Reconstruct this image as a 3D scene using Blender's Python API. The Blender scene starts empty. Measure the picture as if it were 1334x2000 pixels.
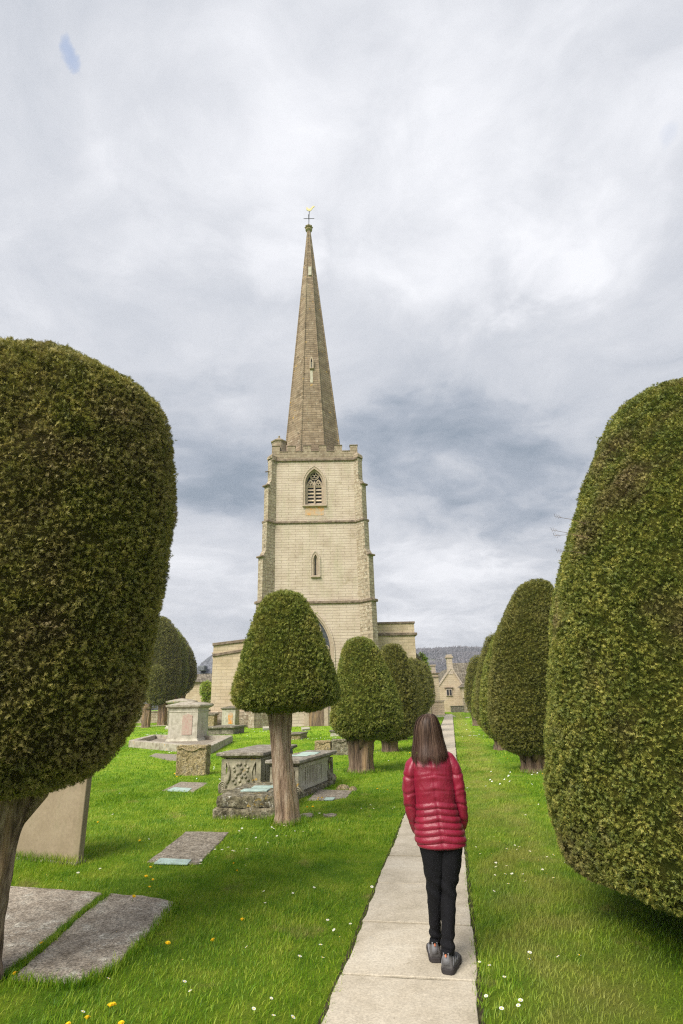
import bpy, bmesh, math, random
import numpy as np
from mathutils import Vector, Matrix, noise as mnoise
R = math.radians
random.seed(7)
rng = np.random.default_rng(7)
scene = bpy.context.scene
col = scene.collection
PI = math.pi
PATH_A = math.radians(10.0); PATH_U0, PATH_U1 = -0.88, 0.01     # the path runs 10 degrees right of the view axis

# ------------------------------------------------------------------ camera
CAM_H, FPX, TH, RO = 1.75, 1100.0, R(18.7), R(1.5)
ct, st, cr, sr = math.cos(TH), math.sin(TH), math.cos(RO), math.sin(RO)
cam_d = bpy.data.cameras.new("camera")
cam = bpy.data.objects.new("camera", cam_d); col.objects.link(cam)
cam_d.sensor_fit = 'VERTICAL'; cam_d.sensor_height = 36.0; cam_d.lens = FPX/2000*36
cam_d.clip_start = 0.05; cam_d.clip_end = 6000
fw = Vector((0, ct, st)); u0 = Vector((0, -st, ct)); r0 = Vector((1, 0, 0))
rt = r0*cr - u0*sr; up = r0*sr + u0*cr
m = Matrix((rt, up, -fw)).transposed().to_4x4(); m.translation = (0, 0, CAM_H)
cam.matrix_world = m
scene.camera = cam

# ------------------------------------------------------------------ sun, sky, exposure
SUN_AZ, SUN_EL = R(216), R(44)       # azimuth clockwise from +Y: the sun stands behind and to the left
sd = Vector((math.sin(SUN_AZ)*math.cos(SUN_EL), math.cos(SUN_AZ)*math.cos(SUN_EL), math.sin(SUN_EL)))
sun_d = bpy.data.lights.new("sun", 'SUN'); sun_d.energy = 3.3; sun_d.angle = R(38); sun_d.color = (1, .94, .84)
sun = bpy.data.objects.new("sun", sun_d); col.objects.link(sun)
sun.rotation_euler = sd.to_track_quat('Z', 'Y').to_euler(); sun.location = (-20, -20, 40)
scene.view_settings.view_transform = 'Standard'; scene.view_settings.look = 'None'
scene.cycles.use_denoising = False; scene.cycles.filter_width = 1.2; scene.cycles.adaptive_threshold = .006
scene.view_settings.gamma = 1; scene.view_settings.exposure = 0.82

def ray(px, py):
    a = px-667.; b = 1000.-py
    x = cr*a+sr*b; u = -sr*a+cr*b
    return (x, FPX*ct-u*st, FPX*st+u*ct)
def G(px, py, z=0.0):
    """ground point seen at a pixel of the photograph"""
    r = ray(px, py); t = (z-CAM_H)/r[2]; return (r[0]*t, r[1]*t)
def W(px, py, Y):
    """(x, z) on the upright plane y = Y"""
    r = ray(px, py); t = Y/r[1]; return (r[0]*t, CAM_H+r[2]*t)

class NT:
    def __init__(s, nt): s.nt = nt; s.N = nt.nodes; s.L = nt.links
    def n(s, typ, ins=None, **kw):
        nd = s.N.new(typ)
        for k, v in kw.items(): setattr(nd, k, v)
        for k, v in (ins or {}).items():
            sk = nd.inputs[k]
            if isinstance(v, bpy.types.NodeSocket): s.L.new(v, sk)
            elif isinstance(v, bpy.types.Node): s.L.new(v.outputs[0], sk)
            else: sk.default_value = v
        return nd
    def math(s, op, a, b=0.0, c=None, clamp=False):
        nd = s.n('ShaderNodeMath', operation=op, use_clamp=clamp)
        for i, v in enumerate((a, b) if c is None else (a, b, c)):
            if isinstance(v, bpy.types.NodeSocket): s.L.new(v, nd.inputs[i])
            else: nd.inputs[i].default_value = v
        return nd.outputs[0]
    def vm(s, op, a, b=None):
        nd = s.n('ShaderNodeVectorMath', operation=op)
        for i, v in enumerate((a,) if b is None else (a, b)):
            if isinstance(v, bpy.types.NodeSocket): s.L.new(v, nd.inputs[i])
            else: nd.inputs[i].default_value = v
        return nd
    def ramp(s, fac, stops, interp='LINEAR'):
        nd = s.N.new('ShaderNodeValToRGB'); cr_ = nd.color_ramp; cr_.interpolation = interp
        while len(cr_.elements) < len(stops): cr_.elements.new(.5)
        for e, (p, c) in zip(cr_.elements, stops):
            e.position = p
            e.color = (*c, 1) if isinstance(c, tuple) else (c, c, c, 1)
        s.L.new(fac, nd.inputs[0]); return nd.outputs[0]
    def noise(s, vec, scale, detail=6, rough=.55, dist=0.0, out=0):
        nd = s.n('ShaderNodeTexNoise', {'Scale': scale, 'Detail': detail, 'Roughness': rough, 'Distortion': dist})
        if vec is not None: s.L.new(vec, nd.inputs['Vector'])
        return nd.outputs[out]
    def mix(s, f, a, b, blend='MIX'):
        nd = s.N.new('ShaderNodeMix'); nd.data_type = 'RGBA'; nd.blend_type = blend
        for i, v in ((0, f), (6, a), (7, b)):
            if isinstance(v, bpy.types.NodeSocket): s.L.new(v, nd.inputs[i])
            else: nd.inputs[i].default_value = v if i == 0 else ((*v, 1) if len(v) == 3 else v)
        return nd.outputs[2]

world = bpy.data.worlds.new("World"); scene.world = world; world.use_nodes = True
world.node_tree.nodes.clear()
t = NT(world.node_tree)
sky = t.n('ShaderNodeTexSky', sky_type='NISHITA', sun_disc=False, sun_elevation=SUN_EL, sun_rotation=SUN_AZ)
tc = t.n('ShaderNodeTexCoord').outputs['Generated']
sep = t.n('ShaderNodeSeparateXYZ', {0: tc})
dz = t.math('MAXIMUM', sep.outputs[2], 0.0); den = t.math('ADD', dz, .20)
cx_ = t.math('DIVIDE', sep.outputs[0], den); cy_ = t.math('DIVIDE', sep.outputs[1], den)
cp = t.n('ShaderNodeCombineXYZ', {0: cx_, 1: cy_, 2: 3.1}).outputs[0]
warp = t.noise(cp, 1.3, 4, .5, out=1)
wv = t.vm('SCALE', t.vm('SUBTRACT', warp, (.5, .5, .5)).outputs[0]); wv.inputs['Scale'].default_value = .5
cp2 = t.vm('ADD', cp, wv.outputs[0]).outputs[0]
n1 = t.noise(cp2, 1.55, 10, .56, .1)
n2 = t.noise(cp2, 4.6, 8, .6, .25)
n3 = t.math('ADD', t.math('MULTIPLY', n1, .64), t.math('MULTIPLY', n2, .36))
# direction-space darker and lighter cloud masses
dwarp = t.vm('SCALE', t.vm('SUBTRACT', t.noise(cp2, 2.6, 6, .6, out=1), (.5, .5, .5)).outputs[0]); dwarp.inputs['Scale'].default_value = .42
dv = t.vm('NORMALIZE', t.vm('ADD', tc, dwarp.outputs[0]).outputs[0]).outputs[0]
def spot(px, py, rad, soft=1.0, wd=None):
    d = Vector(ray(px, py)).normalized()
    dt = t.vm('DOT_PRODUCT', wd or dv, tuple(d)).outputs['Value']
    mr = t.n('ShaderNodeMapRange', {'Value': dt, 'From Min': math.cos(R(rad*(1+soft*.6))), 'From Max': math.cos(R(rad*(1-soft*.75))), 'To Min': 0.0, 'To Max': 1.0}, interpolation_type='SMOOTHSTEP')
    return mr.outputs[0]
K = 6.2     # sky colours below are divided by the background strength
def acc(base, px, py, rad, amt, soft=1.0): return t.math('ADD', base, t.math('MULTIPLY', spot(px, py, rad, soft), amt))
v = n3
for (px, py, rad, amt) in ((400, 885, 5.5, -.11), (900, 930, 7.5, -.155), (1010, 985, 5, -.08), (640, 760, 15, -.02), (560, 1010, 9, -.02), (1330, 640, 12, -.06), (480, 520, 10, .02),
                           (260, 190, 10, .12), (620, 60, 14, .09), (1000, 40, 14, .06), (1120, 270, 10, .06), (1300, 420, 9, .07), (840, 560, 3, .06), (1050, 480, 3, .06),
                           (520, 495, 3.2, .10), (180, 20, 9, -.09), (900, 160, 7, -.05), (30, 220, 8, .03), (80, 560, 10, -.04), (760, 1110, 9, .10), (400, 1150, 9, .08), (950, 1080, 8, .08), (1230, 180, 5, -.05), (1230, 620, 8, .03)):
    v = acc(v, px, py, rad, amt)
cloud = t.ramp(v, [(.24, (.27, .325, .40)), (.35, (.39, .435, .51)), (.46, (.545, .575, .635)), (.58, (.665, .685, .735)), (.74, (.89, .90, .94))])
cl = t.vm('SCALE', cloud); cl.inputs['Scale'].default_value = K
blue = t.vm('MULTIPLY', sky.outputs[0], (1.6, 1.6, 1.6)).outputs[0]
dvs = t.vm('SCALE', t.vm('SUBTRACT', t.noise(cp2, 7.0, 6, .65, out=1), (.5, .5, .5)).outputs[0]); dvs.inputs['Scale'].default_value = .09
dv2 = t.vm('NORMALIZE', t.vm('ADD', tc, dvs.outputs[0]).outputs[0]).outputs[0]
hole = t.math('MULTIPLY', spot(140, 122, .55, 1.3, dv2), .5)
hole = t.math('MAXIMUM', hole, t.math('MULTIPLY', spot(1305, 262, .6, 1, dv2), .12))
# away from the view a few more gaps
hole = t.math('MAXIMUM', hole, t.math('MULTIPLY', t.math('LESS_THAN', sep.outputs[1], -.3), t.ramp(n3, [(.36, 1.0), (.42, 0.0)])))
skyc = t.mix(hole, cl.outputs[0], blue)
bg = t.n('ShaderNodeBackground', {'Color': skyc, 'Strength': 0.1})
t.L.new(bg.outputs[0], t.n('ShaderNodeOutputWorld').inputs[0])
world.cycles.sampling_method = 'MANUAL'; world.cycles.sample_map_resolution = 512

# ------------------------------------------------------------------ materials
def new_mat(name):
    m = bpy.data.materials.new(name); m.use_nodes = True; m.node_tree.nodes.clear()
    return m, NT(m.node_tree)
def finish(m, t, color, rough=.9, bump=None, bump_d=.01, spec=.3, extra=None, normal=None, strength=1.0):
    b = t.n('ShaderNodeBsdfPrincipled', {'Roughness': rough, 'Specular IOR Level': spec})
    if isinstance(color, bpy.types.NodeSocket): t.L.new(color, b.inputs['Base Color'])
    else: b.inputs['Base Color'].default_value = (*color, 1)
    for k, v in (extra or {}).items():
        if isinstance(v, bpy.types.NodeSocket): t.L.new(v, b.inputs[k])
        else: b.inputs[k].default_value = v
    if bump is not None:
        bn = t.n('ShaderNodeBump', {'Distance': bump_d, 'Height': bump, 'Strength': strength})
        t.L.new(bn.outputs[0], b.inputs['Normal'])
    t.L.new(b.outputs[0], t.n('ShaderNodeOutputMaterial').inputs[0])
    return m
def stone(name, cols, scale=3.0, speck=None, lichen=None, spots=None, brick=None, bump_d=.012, rough=.92, grime=None, streak=None):
    """cols: three tones; lichen: (colour, threshold, scale, soft); brick: (width, height, joint colour, joint size, tone spread)"""
    m, t = new_mat(name)
    oc = t.n('ShaderNodeTexCoord').outputs['Object']
    n1 = t.noise(oc, scale, 9, .62, .15)
    c = t.ramp(n1, [(.34, cols[0]), (.5, cols[1]), (.66, cols[2])])
    h = n1
    if brick:
        w, hh, jc, js, sp = brick
        s = t.n('ShaderNodeSeparateXYZ', {0: oc})
        u = t.math('ADD', t.math('MULTIPLY', s.outputs[0], .92), t.math('MULTIPLY', s.outputs[1], .71))
        zz = t.math('ADD', s.outputs[2], t.math('MULTIPLY', t.math('SUBTRACT', t.noise(oc, .6, 2), .5), .05))
        vv = t.n('ShaderNodeCombineXYZ', {0: u, 1: zz}).outputs[0]
        bt = t.n('ShaderNodeTexBrick', {'Vector': vv, 'Color1': (1-sp, 1-sp, 1-sp, 1), 'Color2': (1, 1, 1, 1), 'Mortar': (.9, .9, .9, 1), 'Scale': 1.0, 'Mortar Size': js, 'Mortar Smooth': .3, 'Bias': 0.2, 'Brick Width': w, 'Row Height': hh})
        c = t.mix(1.0, c, bt.outputs[0], 'MULTIPLY')
        pt = t.ramp(t.noise(oc, 1.1, 6, .7), [(.42, 0.25), (.6, 1.0)])
        jf = t.math('MULTIPLY', bt.outputs['Fac'], pt)
        c = t.mix(jf, c, jc)
        h = t.math('SUBTRACT', t.math('MULTIPLY', n1, .6), bt.outputs['Fac'])
    if streak:
        sc = t.vm('MULTIPLY', oc, (streak[2], streak[2], streak[2]*.16)).outputs[0]
        sn = t.ramp(t.noise(sc, 1.0, 5, .6), [(streak[1], 0.0), (streak[1]+.16, 1.0)])
        c = t.mix(t.math('MULTIPLY', sn, .6), c, streak[0])
    if grime:
        g = t.ramp(t.noise(oc, grime[2], 8, .72, .2), [(grime[1], 0.0), (grime[1]+.13, 1.0)])
        c = t.mix(t.math('MULTIPLY', g, .8), c, grime[0])
    if lichen:
        l = t.ramp(t.noise(oc, lichen[2], 9, .72), [(lichen[1], 0.0), (lichen[1]+.05, 1.0)])
        c = t.mix(t.math('MULTIPLY', l, .85), c, lichen[0]); h = t.math('ADD', h, t.math('MULTIPLY', l, .25))
    if spots:
        vo = t.n('ShaderNodeTexVoronoi', {'Vector': t.vm('ADD', oc, t.noise(oc, spots[2]*.7, 3, out=1)).outputs[0], 'Scale': spots[2]})
        l = t.ramp(vo.outputs['Distance'], [(spots[1], 1.0), (spots[1]+.06, 0.0)])
        keep = t.ramp(t.noise(oc, spots[2]*.35, 4), [(.48, 0.0), (.56, 1.0)])
        c = t.mix(t.math('MULTIPLY', t.math('MULTIPLY', l, keep), .9), c, spots[0])
    fine = t.noise(oc, scale*14, 6, .7)
    h = t.math('ADD', h, t.math('MULTIPLY', fine, .35))
    c = t.mix(.22, c, t.ramp(fine, [(.35, (.25, .25, .25)), (.65, (1, 1, 1))]), 'MULTIPLY')
    if speck:
        sp_ = t.noise(oc, speck[0], 5, .75)
        c = t.mix(speck[1], c, t.ramp(sp_, [(.40, (.22, .20, .17)), (.50, (.85, .85, .85)), (.60, (1.5, 1.48, 1.42))]), 'MULTIPLY'); h = t.math('ADD', h, t.math('MULTIPLY', sp_, .5))
    return finish(m, t, c, rough, h, bump_d)

def plain(name, c, rough=.6, spec=.4, var=.25, scale=30, bump_d=.001, extra=None):
    m, t = new_mat(name)
    oc = t.n('ShaderNodeTexCoord').outputs['Object']
    n = t.noise(oc, scale, 5, .6)
    c1 = tuple(x*(1-var) for x in c); c2 = tuple(min(1, x*(1+var)) for x in c)
    return finish(m, t, t.ramp(n, [(.35, c1), (.65, c2)]), rough, n, bump_d, spec, extra)

M = {}
M['ashlar'] = stone('pale_ashlar', [(.455, .365, .285), (.54, .445, .36), (.59, .495, .41)], .7, lichen=((.64, .57, .46), .60, 5.0), brick=(1.15, .24, (.32, .245, .175), .012, .05), grime=((.32, .26, .165), .585, .8), streak=((.44, .39, .28), .53, 1.6), bump_d=.02)
M['ashlar_rough'] = stone('mottled_ashlar', [(.28, .215, .145), (.39, .315, .23), (.47, .395, .305)], 2.2, lichen=((.62, .58, .47), .55, 7.0), brick=(.6, .30, (.17, .135, .09), .022, .2), grime=((.17, .135, .09), .54, 3.0), bump_d=.02)
M['ashlar_warm'] = stone('warm_ashlar', [(.50, .39, .265), (.58, .465, .33), (.63, .52, .39)], .8, brick=(.85, .28, (.38, .32, .21), .014, .14), grime=((.40, .34, .22), .60, 1.0), bump_d=.012)
M['spire'] = stone('weathered_spire_stone', [(.21, .152, .098), (.285, .212, .14), (.37, .285, .20)], 1.3, lichen=((.50, .44, .34), .605, 2.6), spots=((.48, .29, .07), .12, 1.6), brick=(.8, .27, (.11, .082, .05), .02, .28), grime=((.12, .092, .056), .54, .8), streak=((.33, .28, .19), .58, 1.3), bump_d=.03)
M['parapet'] = stone('parapet_stone', [(.23, .17, .115), (.33, .26, .185), (.42, .345, .25)], 2.0, lichen=((.48, .43, .31), .58, 5), brick=(.7, .3, (.14, .11, .07), .02, .2), grime=((.15, .115, .072), .56, 2.0))
M['course'] = stone('dark_string_course', [(.12, .09, .065), (.20, .15, .11), (.30, .235, .175)], 3.0, lichen=((.42, .38, .28), .6, 5), bump_d=.03)
M['trim'] = stone('window_stone', [(.33, .255, .19), (.42, .335, .255), (.48, .395, .31)], 4.0, grime=((.17, .14, .095), .57, 4))
M['orange'] = stone('orange_lichen_stone', [(.46, .37, .28), (.52, .36, .22), (.66, .27, .03)], 2.2)
M['dark'] = plain('painted_shade_and_pane', (.018, .018, .02), .5)  # near-black colour painted for shade inside openings, also used on cottage panes
M['glass'] = plain('leaded_glass', (.055, .06, .07), .45, .3, .6, 9)
M['slate'] = stone('slate_roof', [(.11, .12, .145), (.17, .18, .21), (.24, .25, .28)], 1.2, brick=(.45, .26, (.06, .06, .07), .02, .3))
M['tile'] = stone('stone_tile_roof', [(.15, .125, .09), (.24, .205, .15), (.34, .30, .235)], 2.5, lichen=((.42, .39, .32), .6, 5), brick=(.35, .22, (.06, .05, .038), .04, .45), bump_d=.05)
M['tomb_dark'] = stone('dark_weathered_tomb_stone', [(.09, .08, .06), (.18, .16, .12), (.29, .26, .20)], 5.0, lichen=((.52, .50, .43), .60, 7), grime=((.11, .10, .055), .53, 4), bump_d=.015)
M['tomb_carved'] = stone('carved_tomb_stone', [(.20, .18, .13), (.31, .28, .20), (.42, .38, .28)], 6.0, lichen=((.50, .47, .38), .60, 9), spots=((.52, .32, .06), .16, 4), grime=((.13, .12, .075), .53, 7), bump_d=.02)
M['tomb_block'] = stone('lichened_block_stone', [(.09, .082, .05), (.20, .175, .115), (.36, .33, .25)], 6.0, speck=(26, .7), lichen=((.60, .58, .51), .57, 9), spots=((.40, .28, .08), .2, 5), grime=((.07, .065, .03), .52, 5), bump_d=.03)
M['tomb_top'] = stone('lichened_slab_top', [(.16, .14, .11), (.27, .24, .195), (.38, .35, .30)], 5.0, speck=(30, .5), lichen=((.60, .58, .54), .60, 8), grime=((.12, .105, .085), .56, 3), bump_d=.014)
M['tomb_yellow'] = stone('yellow_lichened_stone', [(.17, .135, .06), (.36, .285, .15), (.50, .43, .30)], 9.0, speck=(30, .75), lichen=((.56, .51, .38), .60, 14), grime=((.12, .095, .05), .53, 9), bump_d=.03)
M['tomb_pale'] = stone('pale_monument_stone', [(.34, .315, .24), (.46, .43, .34), (.56, .52, .43)], 4.0, grime=((.22, .20, .14), .60, 3), streak=((.24, .22, .16), .58, 4))
M['pink'] = stone('pink_lichen_panel', [(.42, .36, .28), (.45, .345, .275), (.42, .28, .23)], 9.0)
M['kerb'] = stone('kerb_stone', [(.24, .20, .15), (.38, .34, .27), (.50, .46, .38)], 4.0, grime=((.16, .14, .09), .56, 4), spots=((.50, .30, .10), .12, 3))
M['head'] = stone('smooth_headstone', [(.26, .205, .135), (.315, .25, .17), (.36, .295, .205)], 1.8, grime=((.185, .17, .095), .55, 1.6), streak=((.24, .20, .12), .56, 3.0), bump_d=.004)
M['ledger'] = stone('ledger_stone', [(.25, .205, .155), (.42, .36, .29), (.54, .485, .40)], 5.0, speck=(48, .65), lichen=((.70, .65, .55), .565, 5), grime=((.13, .108, .08), .53, 20), spots=((.60, .56, .48), .2, 7), streak=((.44, .37, .29), .56, 2.2), bump_d=.02)
M['ledger_b'] = stone('brownish_ledger_stone', [(.22, .185, .14), (.33, .285, .225), (.44, .39, .32)], 8.0, speck=(40, .75), lichen=((.46, .44, .38), .63, 9), grime=((.12, .10, .07), .52, 34), bump_d=.02)
M['plaque'] = plain('verdigris_plaque', (.36, .47, .42), .5, .5, .22, 8)
M['slab'] = stone('path_slab', [(.40, .35, .265), (.51, .45, .355), (.58, .525, .43)], 1.6, speck=(60, .22), lichen=((.58, .54, .46), .64, 3), grime=((.34, .29, .21), .60, 2.4), spots=((.27, .22, .15), .035, 5), bump_d=.005)
M['joint'] = plain('joint_soil', (.045, .04, .02), .95, .1, .4, 20)
M['metal'] = plain('iron', (.03, .03, .032), .5, .5)
M['gold'] = plain('gilt', (.62, .52, .25), .35, .6)

# bark
def bark(name, a, b, c, sc=1.0):
    m, t = new_mat(name)
    oc = t.n('ShaderNodeTexCoord').outputs['Object']
    v = t.vm('MULTIPLY', oc, (11*sc, 11*sc, 1.2*sc)).outputs[0]
    n1 = t.noise(v, 1.0, 8, .62, .6); n2 = t.noise(v, 4.5, 6, .65, .4)
    f = t.math('ADD', t.math('MULTIPLY', n1, .45), t.math('MULTIPLY', n2, .55))
    cc = t.ramp(f, [(.37, a), (.47, b), (.60, c)])
    big = t.noise(t.vm('MULTIPLY', oc, (5, 5, .9)).outputs[0], 1.0, 3)
    cc = t.mix(t.ramp(big, [(.48, 0.0), (.66, .45)]), cc, (.46, .29, .14))
    return finish(m, t, cc, .9, f, .06)
M['bark'] = bark('yew_bark', (.10, .065, .045), (.31, .215, .15), (.50, .40, .30))
M['bark_dark'] = bark('yew_bark_shaggy', (.035, .024, .018), (.17, .115, .08), (.42, .32, .24))
M['bark_far'] = bark('yew_bark_brown', (.05, .035, .024), (.14, .095, .065), (.24, .175, .12), .6)

# foliage: every needle takes its own tone (random per island), clumps shift between green, olive and brown
def yew_mat(name, tones, patch, pscale=1.3, bump=False):
    m, t = new_mat(name)
    g = t.n('ShaderNodeNewGeometry')
    oc = t.n('ShaderNodeTexCoord').outputs['Object']
    big = t.noise(oc, pscale, 5, .6, .3)
    mid = t.noise(oc, pscale*5, 4, .6)
    rnd = g.outputs['Random Per Island'] if not bump else t.noise(oc, 60, 4, .7)
    f = t.math('ADD', t.math('MULTIPLY', rnd, .62), t.math('MULTIPLY', t.math('SUBTRACT', mid, .5), 1.3))
    f = t.math('ADD', f, .19, clamp=True)
    c = t.ramp(f, [(0.0, tones[0]), (.35, tones[1]), (.68, tones[2]), (1.0, tones[3])])
    c2 = t.ramp(f, [(0.0, patch[0]), (.5, patch[1]), (1.0, patch[2])])
    c = t.mix(t.ramp(big, [(patch[3]-.04, 0.0), (patch[3]+.18, .75)]), c, c2)
    b = t.n('ShaderNodeBsdfPrincipled', {'Base Color': c, 'Roughness': .95 if bump else .55, 'Specular IOR Level': .04 if bump else .35})
    if bump:
        bn = t.n('ShaderNodeBump', {'Distance': .05, 'Height': rnd}); t.L.new(bn.outputs[0], b.inputs['Normal'])
        t.L.new(b.outputs[0], t.n('ShaderNodeOutputMaterial').inputs[0])
    else:
        tr = t.n('ShaderNodeBsdfTranslucent', {'Color': c})
        mx = t.n('ShaderNodeMixShader', {0: .22, 1: b.outputs[0], 2: tr.outputs[0]})
        t.L.new(mx.outputs[0], t.n('ShaderNodeOutputMaterial').inputs[0])
    return m
BROWN = ((.070, .042, .025), (.15, .10, .055), (.30, .235, .13), .50)
YEL = ((.07, .07, .014), (.18, .165, .035), (.36, .29, .07), .52)
OLIVE = ((.06, .062, .016), (.13, .125, .032), (.24, .21, .07), .50)
def yews(nm, tones, patch, ps=1.3):
    tones = tuple(tuple(x*g_ for x, g_ in zip(c, (1.75, 1.6, 1.5))) for c in tones); patch = (*[tuple(x*1.6 for x in c) for c in patch[:3]], patch[3]); M[nm] = yew_mat(nm+'_foliage', tones, patch, ps); M[nm+'_core'] = yew_mat(nm+'_inner_foliage', tuple(tuple(x*.27 for x in c) for c in tones), (*[tuple(x*.27 for x in c) for c in patch[:3]], patch[3]), ps, True)  # core copy darkened in colour, painting shade into the gaps between sprays
yews('yew_left', ((.034, .046, .011), (.105, .118, .028), (.215, .21, .055), (.40, .35, .12)), BROWN, 1.5)
yews('yew_right', ((.030, .050, .010), (.078, .108, .020), (.165, .185, .038), (.36, .34, .085)), (*BROWN[:3], .54), 1.6)
yews('yew_mid', ((.028, .050, .010), (.080, .115, .018), (.155, .185, .032), (.27, .28, .075)), YEL, 1.9)
yews('yew_far', ((.036, .048, .010), (.078, .092, .018), (.125, .132, .028), (.19, .18, .045)), OLIVE, .9)
yews('ivy', ((.07, .12, .012), (.13, .22, .02), (.20, .30, .03), (.30, .38, .05)), YEL, 1.5)

# lawn
def lawn_tone(t, pos, rnd=None):
    big = t.noise(pos, .32, 5, .6, .4); mid = t.noise(pos, 2.4, 5, .65)
    f = t.math('ADD', t.math('MULTIPLY', big, .42), t.math('MULTIPLY', mid, .58))
    if rnd is not None: f = t.math('ADD', f, t.math('MULTIPLY', t.math('SUBTRACT', rnd, .5), .30))
    c = t.ramp(f, [(.33, (.072, .185, .007)), (.44, (.145, .285, .010)), (.53, (.225, .365, .015)), (.66, (.38, .45, .05))])
    # the worn, yellower strip to the right of the path and dry tufts
    s = t.n('ShaderNodeSeparateXYZ', {0: pos})
    u = t.math('SUBTRACT', t.math('MULTIPLY', s.outputs[0], math.cos(PATH_A)), t.math('MULTIPLY', s.outputs[1], math.sin(PATH_A)))
    u = t.math('ADD', u, t.math('MULTIPLY', t.math('SUBTRACT', mid, .5), .5))
    d = t.math('ABSOLUTE', t.math('SUBTRACT', u, PATH_U1+.62))
    w = t.math('MULTIPLY', t.ramp(d, [(.2, 1.0), (.75, 0.0)]), t.ramp(t.noise(pos, 1.7, 4, .6), [(.36, 0.15), (.6, .95)]))
    c = t.mix(t.math('MULTIPLY', w, .8), c, (.34, .33, .075))
    dry = t.ramp(t.noise(pos, 1.25, 6, .7), [(.59, 0.0), (.68, .7)])
    c = t.mix(dry, c, (.36, .31, .10))
    return c

# ------------------------------------------------------------------ mesh helpers
def link(name, me, mat=None, parent=None, smooth=False):
    if mat is not None:
        for mm in (mat if isinstance(mat, (list, tuple)) else [mat]): me.materials.append(mm)
    o = bpy.data.objects.new(name, me); col.objects.link(o)
    if parent is not None: o.parent = parent
    if smooth: me.polygons.foreach_set('use_smooth', [True]*len(me.polygons))
    return o
def tag(o, label, cat, group=None):
    o['label'] = label; o['category'] = cat
    if group: o['group'] = group
    return o
def thing(name, label, cat, loc=(0, 0, 0), rz=0.0, group=None):
    o = bpy.data.objects.new(name, None); col.objects.link(o)
    o.location = loc; o.rotation_euler = (0, 0, rz); o.empty_display_size = .2
    return tag(o, label, cat, group)

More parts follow.
